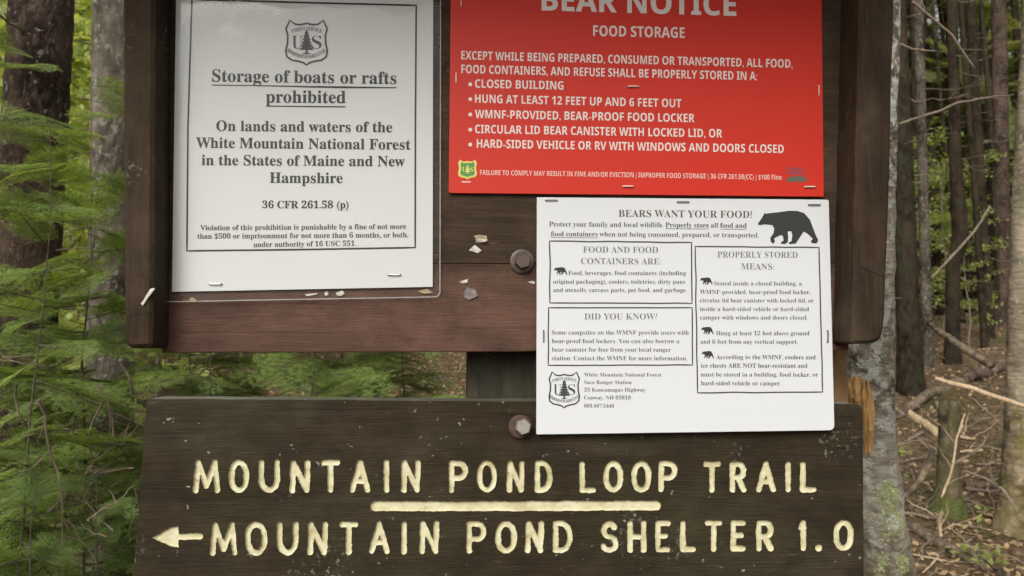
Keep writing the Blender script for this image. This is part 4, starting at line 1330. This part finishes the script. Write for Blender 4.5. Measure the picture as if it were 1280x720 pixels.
# thin snag
ax = [PD(1226, 330, 10.0), PD(1219, 240, 10.0), PD(1208, 110, 10.0), PD(1202, 20, 10.0), PD(1196, -100, 10.0)]
ax[0].z = ground(ax[0].x, ax[0].y) - 0.1
trunk_tree('dead_tree', 'very thin dark dead stem curving up between the kinked trunk and the right-edge birch', 'tree', ax, [0.045, 0.042, 0.036, 0.03, 0.02], M['dark_bark'], 10, 0.1, 10, 8.0, rows=50)

# crowd of thin trunks between and behind, all alike
rt_ = random.Random(31)
for k in range(26):
    px_ = rt_.uniform(1118, 1275); dp = rt_.uniform(12, 22)
    g_ = PD(px_, 435, dp)
    rad_ = rt_.uniform(0.035, 0.085)
    zt = 9.0
    base_ = Vector((g_.x, g_.y, ground(g_.x, g_.y) - 0.1)); tp = base_ + Vector((rt_.uniform(-.6, .6), 0, zt))
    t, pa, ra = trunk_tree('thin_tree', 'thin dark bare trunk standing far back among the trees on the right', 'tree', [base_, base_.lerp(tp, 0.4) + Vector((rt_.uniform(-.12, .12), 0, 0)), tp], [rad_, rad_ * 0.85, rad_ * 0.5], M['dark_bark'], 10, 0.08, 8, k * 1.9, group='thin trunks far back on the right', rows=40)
    for q in range(6):
        i = rt_.randint(4, 30); az = rt_.uniform(0, 6.28)
        V, F = branchy(pa[i], pa[i] + Vector((math.cos(az), math.sin(az), rt_.uniform(-.4, .1))) * rt_.uniform(.4, 1.1), 0.007, k + q * .7, 6, 0.1, 0.05, 5)
        new_mesh('dead_branch', V, F, M['twig'], t)
# mossy stump
g = on_ground(1184, 640)
dpt = (g - CAM).dot(FW)
a = PD(1184, 655, dpt); b = PD(1187, 500, dpt)
k_ = dpt / 950
V, F = tube([a.lerp(b, i / 14) for i in range(15)], [(12 + 16 * math.exp(-i / 2.0)) * k_ for i in range(14)] + [11 * k_], 22, 0.1, 5.0, 20)
st = thing('tree_stump', 'narrow grey-brown stump with a green mossy foot on the forest floor', 'stump', a)
new_mesh('trunk', V, F, M['stump_bark'], st, smooth=True)
V, F = tube([a.lerp(b, i / 24) for i in range(8)], [(13 + 17 * math.exp(-i / 3.0)) * k_ * (1.06 if i < 6 else 0.9) for i in range(8)], 26, 0.22, 6.0, 40)
new_mesh('moss_cover', V, F, M['moss'], st, smooth=True)

# ---- fallen logs and sticks
def lie(name, label, cat, pts, rpx, mat, lift=0.0, twigs=0, seed=1.0, group=None, hover=None):
    """pts: pixels of the piece's axis lying on the ground; hover: (depth per point) when it leans above it"""
    if hover:
        q = [PD(x, y, d) for (x, y), d in zip(pts, hover)]
        deps = hover
    else:
        q = [on_ground(x, y) for x, y in pts]
        deps = [(p - CAM).dot(FW) for p in q]
    rad = [r * d / 950 for r, d in zip(rpx, deps)]
    if not hover:
        q = [Vector((p.x, p.y, ground(p.x, p.y) + r * 0.6 + lift)) for p, r in zip(q, rad)]
    L = [0]
    for a, b in zip(q[:-1], q[1:]): L.append(L[-1] + (b - a).length)
    ss = np.linspace(0, L[-1], 24)
    path = [Vector([float(np.interp(s, L, [p[k] for p in q])) for k in range(3)]) for s in ss]
    path = [p + Vector((0, 0, 1)) * 0.02 * L[-1] * mnoise.noise(Vector((i * 0.3, seed, 0))) for i, p in enumerate(path)]
    rr_ = [float(np.interp(s, L, rad)) for s in ss]
    V, F = tube(path, rr_, 12, 0.12, seed, 14)
    rr2 = random.Random(int(seed * 100))
    for k in range(twigs):
        i = rr2.randint(2, 21)
        e = path[i] + Vector((rr2.uniform(-1, 1), rr2.uniform(-.6, .6), rr2.uniform(0.1, 1))) * rr2.uniform(0.1, 0.35)
        v, f_ = tube(wander(path[i], e, 6, 0.1, seed + k), [rr_[i] * .4 * (1 - j / 6.5) for j in range(6)], 5)
        o = len(V); V = list(V) + v; F = list(F) + [tuple(x + o for x in t) for t in f_]
    ob = new_mesh(name, V, F, mat, None, smooth=True)
    return tag(ob, label, cat, group)
lie('fallen_log', 'long dead log sloping down from the kinked trunk to the right-edge birch', 'log', [(1162, 405), (1200, 432), (1240, 457)], [3.5, 4.5, 5.0], M['log'], seed=1.1, hover=[8.3, 7.8, 7.4])
lie('fallen_log', 'dark rotting log rising from the birch stub towards the right edge', 'log', [(1119, 524), (1165, 498), (1210, 478), (1256, 460)], [5.5, 6, 7, 7], M['log'], seed=2.2)
lie('fallen_log', 'lichen-flecked log running out of the bottom edge beside the lichened birch', 'log', [(1135, 660), (1180, 687), (1215, 706), (1262, 730)], [6.5, 7, 7, 7], M['log'], seed=3.3, twigs=2)
lie('broken_branch', 'short pale barkless piece of wood lying against the stump', 'branch', [(1131, 515), (1152, 530), (1174, 548)], [4.0, 5.0, 5.5], M['pale_stick'], seed=4.4)
lie('broken_branch', 'long pale broken stick crossing in front of the right-edge birch', 'branch', [(1169, 474), (1215, 486), (1250, 497), (1286, 509)], [2.4, 3.0, 3.0, 2.6], M['pale_stick'], seed=5.5, hover=[4.2, 4.1, 4.0, 3.9])
lie('broken_branch', 'curved upright brown branch leaning left of the stump', 'branch', [(1130, 621), (1150, 600), (1162, 580), (1165, 562)], [3.2, 4.0, 4.2, 3.8], M['log'], seed=6.6, hover=[4.7, 4.8, 4.85, 4.9])
lie('broken_branch', 'pale forked stick standing against the right side of the stump', 'branch', [(1177, 622), (1186, 600), (1191, 582), (1196, 548), (1206, 516)], [1.3, 1.5, 1.5, 1.2, 0.9], M['pale_stick'], seed=7.7, hover=[4.55, 4.6, 4.6, 4.65, 4.7], twigs=3)
lie('broken_branch', 'grey curved twig arching up from right of the stump', 'branch', [(1190, 580), (1212, 570), (1228, 556), (1236, 542)], [1.8, 1.8, 1.6, 1.2], M['twig'], seed=8.8, hover=[4.6, 4.7, 4.8, 4.9], twigs=3)
lie('broken_branch', 'thin brown twig bending down before the mossy birch foot', 'branch', [(1205, 588), (1232, 598), (1254, 612), (1272, 640)], [1.6, 1.8, 1.8, 1.4], M['twig'], seed=9.9, hover=[4.3, 4.2, 4.1, 4.0], twigs=3)
lie('broken_branch', 'leaning pale dead branch across the kinked trunk', 'branch', [(1164, 348), (1192, 318), (1216, 292), (1238, 258)], [1.6, 1.6, 1.5, 1.2], M['twig'], seed=10.1, hover=[8.6, 8.7, 8.8, 8.9], twigs=2)
lie('broken_branch', 'long thin bare bough curving across the trunks, high on the right', 'branch', [(1124, 155), (1160, 143), (1205, 127), (1268, 117)], [1.6, 1.5, 1.3, 1.0], M['twig'], seed=11.1, hover=[4.8, 4.8, 4.8, 4.8], twigs=2)
lie('broken_branch', 'bare twig slanting down across the trunks at the top right', 'branch', [(1140, 2), (1165, 22), (1190, 44), (1218, 86)], [1.8, 1.6, 1.3, 1.0], M['twig'], seed=12.1, hover=[4.4, 4.4, 4.4, 4.4], twigs=2)
lie('broken_branch', 'short bare twig sticking out right of the notice board trim', 'branch', [(1124, 55), (1142, 62), (1170, 64)], [1.7, 1.4, 0.8], M['twig'], seed=13.1, hover=[3.4, 3.4, 3.4])
lie('fallen_log', 'short pale log lying behind the twigs left of the mossy birch foot', 'log', [(1207, 610), (1230, 612), (1250, 613)], [5, 5, 5], M['log'], seed=14.1)
for i, (a, b) in enumerate((((1210, 690), (1275, 700)), ((1120, 560), (1160, 552)), ((1200, 540), (1250, 520)), ((1195, 625), (1240, 640)), ((1140, 545), (1170, 575)), ((1215, 500), (1262, 545)), ((1160, 700), (1215, 680)), ((1128, 640), (1176, 632)), ((1130, 596), (1172, 590)), ((1190, 656), (1262, 672)), ((1206, 560), (1258, 566)), ((1150, 690), (1186, 668)))):
    lie('twig', 'thin dry twig lying in the brown litter at lower right', 'twig', [a, ((a[0] + b[0]) / 2, (a[1] + b[1]) / 2 - 3), b], [1.6, 1.5, 0.9], M['twig'], seed=20.3 + i, twigs=3, group='thin twigs in the litter at lower right')

rs_ = random.Random(8)
for i in range(26):
    px_, py_ = rs_.uniform(1122, 1275), rs_.uniform(440, 712)
    an = rs_.uniform(0, math.pi); ln_ = rs_.uniform(22, 70) * (0.5 + (py_ - 430) / 300)
    dx_, dy_ = math.cos(an) * ln_ / 2, math.sin(an) * ln_ / 2 * 0.45
    pa_, pb_ = (px_ - dx_, py_ - dy_), (px_ + dx_, py_ + dy_)
    r_ = rs_.uniform(0.9, 2.6)
    pale = rs_.random() < 0.3
    lie('twig', 'pale barkless stick among the brown sticks on the forest floor' if pale else 'brown dead stick strewn on the forest floor at lower right', 'twig',
        [pa_, ((pa_[0] + pb_[0]) / 2 + rs_.uniform(-3, 3), (pa_[1] + pb_[1]) / 2 + rs_.uniform(-2, 2)), pb_], [r_, r_ * 0.9, r_ * 0.6], M['pale_stick'] if pale else M['twig'] if rs_.random() < .6 else M['log'],
        lift=0.01, seed=40.1 + i, twigs=rs_.randint(0, 4), group='pale sticks on the forest floor' if pale else 'brown sticks on the forest floor')

# ------------------------------------------------------------------ needle sprays
def make_spray(L, seed, nl=0.017, nw=0.0023, step=0.0052, flat=0.25):
    """a fir bough lying along +x: needle triangles and twig prisms, as arrays"""
    r = np.random.default_rng(seed)
    segs = [((0, 0, 0), (L, 0, 0), 0.0, 0.0035)]
    s = 0.12 * L
    side = 1
    while s < L * 0.97:
        for sd_ in (1, -1):
            ln = ((L - s) * 0.52 + 0.025) * r.uniform(0.75, 1.15)
            an = R(r.uniform(44, 60))
            d = np.array([math.cos(an), sd_ * math.sin(an), r.uniform(-0.12, 0.06)])
            p0 = np.array([s + r.uniform(-.006, .006), 0, 0]); p1 = p0 + d * ln
            segs.append((p0, p1, 0.3, 0.0016))
            q = 0.03
            while q < ln * 0.92:
                for s2 in (1, -1):
                    l2 = ((ln - q) * 0.45 + 0.014) * r.uniform(0.7, 1.2)
                    if l2 < 0.02: continue
                    a2 = an * sd_ + s2 * R(r.uniform(40, 58))
                    d2 = np.array([math.cos(a2), math.sin(a2), r.uniform(-0.1, 0.06)])
                    segs.append((p0 + d * q, p0 + d * q + d2 * l2, 0.6, 0.0009))
                q += r.uniform(0.026, 0.040)
        s += r.uniform(0.030, 0.046)
    NV, NT, TV, TF = [], [], [], []
    for p0, p1, tone, rad in segs:
        p0, p1 = np.array(p0, float), np.array(p1, float)
        ln = np.linalg.norm(p1 - p0); t = (p1 - p0) / ln
        u = np.cross(t, (0, 0, 1)); u /= max(1e-6, np.linalg.norm(u)); v = np.cross(u, t)
        n = max(3, int(ln / step))
        pos = np.linspace(0.04, 1, n)
        for sd_ in (1, -1):
            base = p0 + np.outer(pos * ln, t) + r.normal(0, 0.0004, (n, 3))
            up = r.uniform(-0.15, 0.65, n)[:, None]
            dirs = t * r.uniform(0.4, 0.8, n)[:, None] + sd_ * u + v * up
            dirs /= np.linalg.norm(dirs, axis=1)[:, None]
            l = nl * r.uniform(0.7, 1.1, n)[:, None]
            w2 = np.cross(dirs, v); w2 /= np.linalg.norm(w2, axis=1)[:, None]
            tri = np.stack([base - w2 * nw / 2, base + w2 * nw / 2, base + dirs * l], 1)
            NV.append(tri.reshape(-1, 3))
            NT.append(np.repeat(tone * 0.35 + 0.35 * pos * (p1[0] / L), 3))
        b = len(TV) * 0 + sum(len(x) for x in TV)
        ring = np.array([u * rad, v * rad * 0.9 - u * rad * 0.6, -v * rad * 0.9 - u * rad * 0.6])
        TV.append(np.concatenate([p0 + ring, p1 + ring * 0.4]))
        TF.append(np.array([[0, 1, 4, 3], [1, 2, 5, 4], [2, 0, 3, 5]]) + b)
    NV = np.concatenate(NV); NT = np.concatenate(NT); TV = np.concatenate(TV); TF = np.concatenate(TF)
    def droop(A, k):
        A = A.copy()
        A[:, 2] -= k * A[:, 0] ** 2 + 0.5 * k * A[:, 1] ** 2
        A[:, 2] += 0.012 * np.sin(A[:, 0] * 17 + seed) + 0.008 * np.sin(A[:, 1] * 31)
        return A
    kd = 0.55 * r.uniform(0.7, 1.3)
    return droop(NV, kd), NT, droop(TV, kd), TF
SPR = [make_spray(0.55, 1), make_spray(0.42, 2), make_spray(0.34, 3), make_spray(0.48, 4)]
SPR_C = [make_spray(0.8, 6, 0.040, 0.0065, 0.022), make_spray(0.7, 7, 0.040, 0.0065, 0.022)]   # coarser, for crowns farther off

def place(A, M3, loc):
    return A @ M3.T + loc
def basis(az, pitch, roll, scale):
    m = Matrix.Rotation(az, 3, 'Z') @ Matrix.Rotation(-pitch, 3, 'Y') @ Matrix.Rotation(roll, 3, 'X')
    return np.array(m) * scale
def conifer(name, label, base, height, blen, nbr, seed, mat, zmin=0.1, group=None, lib=None, stem_r=0.0055, azr=None, trunk_mat=None, cat='tree', dens=1.0):
    r = np.random.default_rng(seed)
    lib = lib or SPR
    NV, NT, TV, TF = [], [], [], []
    off = 0
    base = Vector(base)
    lean = Vector((r.uniform(-.05, .05), r.uniform(-.05, .05), 1))
    for k in range(nbr):
        f_ = (k + r.random()) / nbr
        z = height * (zmin + (0.97 - zmin) * f_)
        az = r.uniform(0, 2 * math.pi) if azr is None else r.uniform(*azr)
        tpl = lib[r.integers(len(lib))]
        sc = blen * (1.05 - 0.75 * f_) * r.uniform(0.75, 1.2)
        B = basis(az, R(r.uniform(-25, 18) + 22 * f_), R(r.uniform(-30, 30)), sc)
        loc = np.array(base + lean * z) + np.array([math.cos(az), math.sin(az), 0]) * stem_r * 0.5
        NV.append(place(tpl[0], B, loc)); NT.append(np.clip(tpl[1] + r.uniform(-0.22, 0.22), 0, 1))
        TV.append(place(tpl[2], B, loc)); TF.append(tpl[3] + off); off += len(tpl[2])
    NV, NT, TV, TF = map(np.concatenate, (NV, NT, TV, TF))
    t = thing(name, label, cat, base, group)
    n3 = len(NV) // 3
    new_mesh('foliage', NV, np.arange(n3 * 3).reshape(-1, 3), mat, t, tone=NT)
    stem = [base + lean * (height * 0.97 * i / 9) + Vector((mnoise.noise(Vector((i * 0.6, seed, 0))), mnoise.noise(Vector((i * 0.6, seed, 4))), 0)) * 0.05 * min(1.0, height / 3) for i in range(10)]
    V, F = tube(stem, [stem_r * (1 - 0.85 * i / 9) for i in range(10)], 8, 0.05, seed, 20)
    mb = MB(); mb.add(V, F)
    mb.add([Vector(v) for v in TV.tolist()], [tuple(q) for q in TF.tolist()])
    mb.build('trunk', trunk_mat or M['fir_stem'], t)
    return t

def fir_at(px, depth, ytop, blen, nbr, seed, mat, label, zmin=0.12, azr=None, group=None):
    p = PD(px, 435, depth)
    b = Vector((p.x, p.y, ground(p.x, p.y) - 0.03))
    h = PD(px, ytop, depth).z - b.z
    return conifer('fir_sapling', label, b, h, blen, nbr, seed, mat, zmin, azr=azr, group=group)
fir_at(18, 1.75, 110, 0.95, 40, 21, M['fir'], 'young green fir in front of the thick spruce trunk at the left edge', 0.25)
fir_at(128, 2.15, 70, 1.0, 38, 22, M['fir'], 'young fir with pale tips beside the left trim of the notice board', 0.3)
fir_at(-60, 2.1, -60, 1.2, 36, 23, M['fir'], 'taller fir whose boughs reach in from beyond the left edge', 0.3)
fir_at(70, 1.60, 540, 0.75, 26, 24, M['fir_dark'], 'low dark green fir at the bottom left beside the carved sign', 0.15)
fir_at(320, 2.3, 200, 0.8, 44, 25, M['fir'], 'young fir glimpsed in the gap under the laminated notice', 0.3)
fir_at(455, 2.5, 200, 0.8, 44, 26, M['fir'], 'small fir glimpsed in the gap left of the green post', 0.3)
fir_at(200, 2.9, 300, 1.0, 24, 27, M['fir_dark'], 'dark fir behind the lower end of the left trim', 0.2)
fir_at(60, 1.95, 140, 0.9, 44, 28, M['fir'], 'full young fir filling the space between the thick spruce and the left trim', 0.2)
fir_at(-5, 1.45, 480, 0.6, 24, 29, M['fir'], 'low bright fir at the extreme lower left', 0.2)
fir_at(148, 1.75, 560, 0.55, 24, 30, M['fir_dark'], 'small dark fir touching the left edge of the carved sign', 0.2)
for k, (px_, d_, yt_, lb_) in enumerate(((230, 1.9, 415, 'fir tip left of centre in the gap under the laminated notice'), (365, 2.0, 405, 'dense fir top in the middle of the gap under the laminated notice'),
                                        (420, 2.2, 395, 'pale fir tips showing just right of the middle of the gap'), (530, 2.3, 400, 'fir boughs showing right beside the green post'))):
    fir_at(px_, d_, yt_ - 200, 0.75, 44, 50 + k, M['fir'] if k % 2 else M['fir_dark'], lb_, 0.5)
fir_at(255, 2.1, 240, 0.7, 40, 35, M['fir'], 'young fir tip showing under the left corner of the notice board', 0.4)
# bare brittle twigs in the thicket at left
for k, (a, b, d) in enumerate((((2, 447), (150, 441), 1.9), ((20, 462), (120, 480), 1.95), ((48, 500), (80, 720), 1.55), ((60, 640), (178, 520), 1.7), ((95, 600), (172, 700), 1.8), ((100, 460), (150, 560), 2.0), ((110, 650), (168, 606), 1.6), ((60, 330), (140, 420), 2.0), ((205, 470), (330, 452), 2.2), ((400, 462), (575, 446), 2.5), ((10, 520), (90, 470), 2.1), ((120, 480), (176, 640), 1.75), ((190, 485), (300, 440), 2.4), ((240, 446), (420, 478), 2.6), ((340, 488), (470, 442), 2.7), ((480, 446), (580, 480), 2.8), ((560, 490), (520, 430), 2.3), ((0, 590), (70, 560), 1.9), ((20, 480), (34, 640), 1.8), ((130, 500), (105, 640), 1.7), ((150, 450), (178, 520), 1.7), ((0, 690), (60, 650), 2.2), ((85, 560), (140, 530), 2.0), ((140, 690), (178, 560), 2.0))):
    V, F = branchy(PD(*a, d), PD(*b, d + 0.1), 0.0032, 30 + k * 1.7, 10, 0.10, 0.0, 7)
    o = new_mesh('dead_branch', V, F, M['twig'])
    tag(o, 'thin brown dead branch tangled in the fir thicket left of and behind the signs', 'branch', 'dead branches in the left thicket')

rs_ = random.Random(17)
for k in range(26):
    a_ = (rs_.uniform(-5, 175), rs_.uniform(440, 715)); an = rs_.uniform(-0.9, 0.9) + (math.pi if rs_.random() < .5 else 0)
    ln_ = rs_.uniform(40, 120)
    d_ = rs_.uniform(1.6, 2.4)
    V, F = branchy(PD(*a_, d_), PD(a_[0] + math.cos(an) * ln_, a_[1] + math.sin(an) * ln_, d_ + rs_.uniform(-.15, .15)), 0.0018, 80 + k * 1.3, 9, 0.10, 0.0, 6)
    o = new_mesh('dead_branch', V, F, M['twig'])
    tag(o, 'thin brown dead branch tangled in the fir thicket left of and behind the signs', 'branch', 'dead branches in the left thicket')

# ------------------------------------------------------------------ leafy saplings and the wood behind
def leaf_cloud(C, size, r, flat=0.5, aspect=0.6):
    """kite-shaped leaves at centres C"""
    n = len(C)
    nrm = r.normal(size=(n, 3)); nrm[:, 2] = np.abs(nrm[:, 2]) * (1 + flat * 2); nrm /= np.linalg.norm(nrm, axis=1)[:, None]
    t = r.normal(size=(n, 3)); t -= nrm * (t * nrm).sum(1)[:, None]; t /= np.linalg.norm(t, axis=1)[:, None]
    b = np.cross(nrm, t)
    l = size * r.uniform(0.6, 1.25, n)[:, None]; wd = l * aspect * r.uniform(0.8, 1.2, n)[:, None]
    q = np.stack([C - t * l * .5, C + b * wd * .5 - t * l * 0.05 - nrm * l * .06, C + t * l * .5 - nrm * l * 0.1, C - b * wd * .5 - t * l * 0.05 - nrm * l * .06], 1)
    return q.reshape(-1, 3), np.arange(n * 4).reshape(-1, 4)
def sapling_mesh(seed, h, spread, n, size):
    r = np.random.default_rng(seed)
    mb = MB()
    stem = wander((0, 0, -0.1), (r.uniform(-.3, .3), r.uniform(-.3, .3), h), 10, 0.05, seed)
    v, f_ = tube(stem, [0.018 * (1 - 0.08 * i) for i in range(10)], 6); mb.add(v, f_)
    C = []
    for k in range(22):
        f0 = r.uniform(0.2, 1)
        p = stem[min(9, int(f0 * 9))]
        az = r.uniform(0, 6.28); ln = spread * r.uniform(0.4, 1) * (1.15 - 0.5 * f0)
        e = p + Vector((math.cos(az) * ln, math.sin(az) * ln, ln * r.uniform(0.0, 0.45)))
        v, f_ = tube(wander(p, e, 5, 0.06, k), [0.006, 0.005, 0.004, 0.003, 0.001], 4); mb.add(v, f_)
        m = n // 22
        t = r.uniform(0.25, 1.05, m)[:, None]
        C.append(np.array(p) * (1 - t) + np.array(e) * t + r.normal(0, 0.06 * spread, (m, 3)) * np.array([1, 1, 0.5]))
    C = np.concatenate(C)
    V, F = leaf_cloud(C, size, r)
    return mb, V, F, np.repeat(np.random.default_rng(seed).uniform(0, 0.6, len(C)), 4)
def copy_tree(src, loc, rot, sc):
    c = src.copy(); COL.objects.link(c)
    c.location = loc; c.rotation_euler = (0, 0, rot); c.scale = (sc, sc, sc)
    for ch in src.children:
        d = ch.copy(); COL.objects.link(d); d.parent = c
    return c
def sapling_proto(seed, h, spread, n, size, mat, label, group):
    mb, V, F, tn = sapling_mesh(seed, h, spread, n, size)
    t = thing('leafy_sapling', label, 'sapling', (0, 0, 0), group)
    mb.build('stem', M['twig'], t)
    new_mesh('foliage', V, F, mat, t, tone=tn)
    return t
gl = ('bright green broad-leaved sapling glimpsed between the trunks on the left', 'leafy saplings behind the left trunks')
gr = ('small broad-leaved sapling among the dim trunks on the right', 'leafy saplings among the right trunks')
p1 = sapling_proto(31, 3.2, 1.0, 1800, 0.085, M['leaf'], *gl)
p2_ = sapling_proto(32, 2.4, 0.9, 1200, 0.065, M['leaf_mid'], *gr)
first = {id(p1): True, id(p2_): True}
def put(proto, px, depth, rot, sc, lift=0):
    p = PD(px, 435, depth)
    loc = (p.x, p.y, ground(p.x, p.y) + lift)
    if first.pop(id(proto), None):
        proto.location = loc; proto.rotation_euler = (0, 0, rot); proto.scale = (sc,) * 3
        return proto
    return copy_tree(proto, loc, rot, sc)
for px, d, s in ((95, 5.2, 1.0), (70, 6.5, 1.3), (125, 7.5, 1.5), (98, 9.0, 1.9), (5, 6.0, 1.2), (-40, 7.0, 1.4), (60, 11, 2.0), (150, 10, 2.0), (200, 6.5, 1.1), (300, 8, 1.3), (100, 13, 2.6), (20, 13, 2.6)):
    put(p1, px, d, random.uniform(0, 6), s)
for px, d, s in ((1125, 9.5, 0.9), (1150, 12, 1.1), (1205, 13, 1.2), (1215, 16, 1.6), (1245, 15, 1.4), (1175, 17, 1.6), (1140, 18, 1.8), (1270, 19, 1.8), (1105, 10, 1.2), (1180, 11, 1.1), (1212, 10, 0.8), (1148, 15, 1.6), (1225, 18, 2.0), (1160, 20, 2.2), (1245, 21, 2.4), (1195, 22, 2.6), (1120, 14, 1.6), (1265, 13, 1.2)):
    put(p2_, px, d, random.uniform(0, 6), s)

# spruces in the background: trunk with dead twigs, crown of drooping boughs high up
def forest_proto(seed, h, r0, label, group, mat_b, zmin):
    t = conifer('spruce_tree', label, (0, 0, 0), h, 2.3, 46, seed, M['leaf_dim'], zmin, group=group, lib=SPR_C, stem_r=r0, trunk_mat=M[mat_b])
    return t
fg = ('slender dim spruce deep in the wood behind the signs', 'dim spruces deep in the wood')
protos = [forest_proto(41, 12, 0.13, *fg, 'dark_bark', 0.22), forest_proto(42, 10, 0.10, *fg, 'grey_bark', 0.18), forest_proto(43, 13, 0.15, *fg, 'dark_bark', 0.30)]
rr = random.Random(12)
cnt = 0
tries = 0
while cnt < 120 and tries < 3000:
    tries += 1
    d = rr.uniform(13, 40)
    x = rr.uniform(-0.85, 0.95) * d
    y = CAM.y + d
    px = 640 + 950 * math.tan(math.atan2(x, d) - YAW)
    if d < 14 and (60 < px < 150 or 1110 < px < 1260):
        continue
    loc = (x, y, ground(x, y) - 0.1)
    pt = protos[cnt % 3]
    sc = rr.uniform(0.75, 1.25); rot = rr.uniform(0, 6.28)
    if cnt < 3:
        pt.location = loc; pt.rotation_euler = (0, 0, rot); pt.scale = (sc,) * 3
    else:
        copy_tree(pt, loc, rot, sc)
    cnt += 1

# the closed wood beyond
r = np.random.default_rng(77)
n = 210000
d = r.uniform(19, 46, n); a = r.uniform(-0.95, 1.0, n)
x = a * d; y = CAM.y + d
gz = np.interp(d, HD, HZ)
h = r.beta(1.1, 1.3, n) * 15
dens = np.array([mnoise.noise(Vector((float(xx) * 0.33, float(yy) * 0.33, float(hh) * 0.33))) for xx, yy, hh in zip(x, y, h)])
keep = dens > -0.12
C = np.stack([x, y, gz + h], 1)[keep]
V, F = leaf_cloud(C, 0.23, r, 0.2, 0.6)
fw = new_mesh('far_foliage', V, F, M['leaf_dim'], tone=np.repeat(r.uniform(0, 0.45, len(C)), 4))
kind(fw, 'stuff')
fw['label'] = 'dim green foliage closing the wood far behind the trunks'

# ------------------------------------------------------------------ litter
n = 34000
d = 2.6 + 13 * r.uniform(0, 1, n) ** 1.5 ; a = r.uniform(-0.9, 0.95, n)
x = a * d; y = CAM.y + d
C = np.array([(xx, yy, ground(float(xx), float(yy)) + 0.012) for xx, yy in zip(x, y)])
V, F = leaf_cloud(C, 0.046, r, 1.3, 0.55)
o = new_mesh('leaf_litter', V, F, M['litter'], tone=np.repeat(r.uniform(0, 0.7, n), 4))
kind(o, 'stuff'); o['label'] = 'dry brown leaves and needles covering the forest floor'
mbt = MB()
for k in range(900):
    d_ = rr.uniform(3, 12); x_ = rr.uniform(-0.75, 0.85) * d_; y_ = CAM.y + d_
    az = rr.uniform(0, 6.28); ln = rr.uniform(0.12, 0.5)
    a_ = Vector((x_, y_, ground(x_, y_) + 0.01)); bx, by = x_ + math.cos(az) * ln, y_ + math.sin(az) * ln
    b_ = Vector((bx, by, ground(bx, by) + rr.uniform(0.01, 0.08)))
    v, f_ = tube(wander(a_, b_, 5, 0.08, k), [0.004, 0.0038, 0.003, 0.002, 0.001], 4); mbt.add(v, f_)
o = mbt.build('twig_litter', M['twig'])
kind(o, 'stuff'); o['label'] = 'small broken twigs scattered over the forest floor'
# seedlings by the stump
def seedling(px, py, n_, label):
    g_ = on_ground(px, py)
    r2 = np.random.default_rng(int(px))
    C = np.array(g_) + np.stack([r2.normal(0, 0.07, n_), r2.normal(0, 0.07, n_), r2.uniform(0.03, 0.13, n_)], 1)
    V, F = leaf_cloud(C, 0.06, r2, 1.0, 0.5)
    t = thing('seedling', label, 'plant', g_)
    new_mesh('foliage', V, F, M['leaf'], t, tone=np.repeat(r2.uniform(0.1, 0.6, n_), 4))
    mb = MB()
    for c in C[:14]:
        v, f_ = tube([g_, (g_ + Vector(c)) / 2 + Vector((0, 0, .01)), Vector(c)], [0.002, 0.0015, 0.001], 4); mb.add(v, f_)
    mb.build('stem', M['twig'], t)
seedling(1255, 660, 26, 'small green seedling in front of the mossy birch foot')
seedling(1145, 616, 5, 'tiny bright green leaf sprig on the litter left of the stump')
seedling(1225, 712, 40, 'low green plant at the bottom edge right of the lichened log')
seedling(1135, 575, 18, 'small green seedling behind the lichened birch')
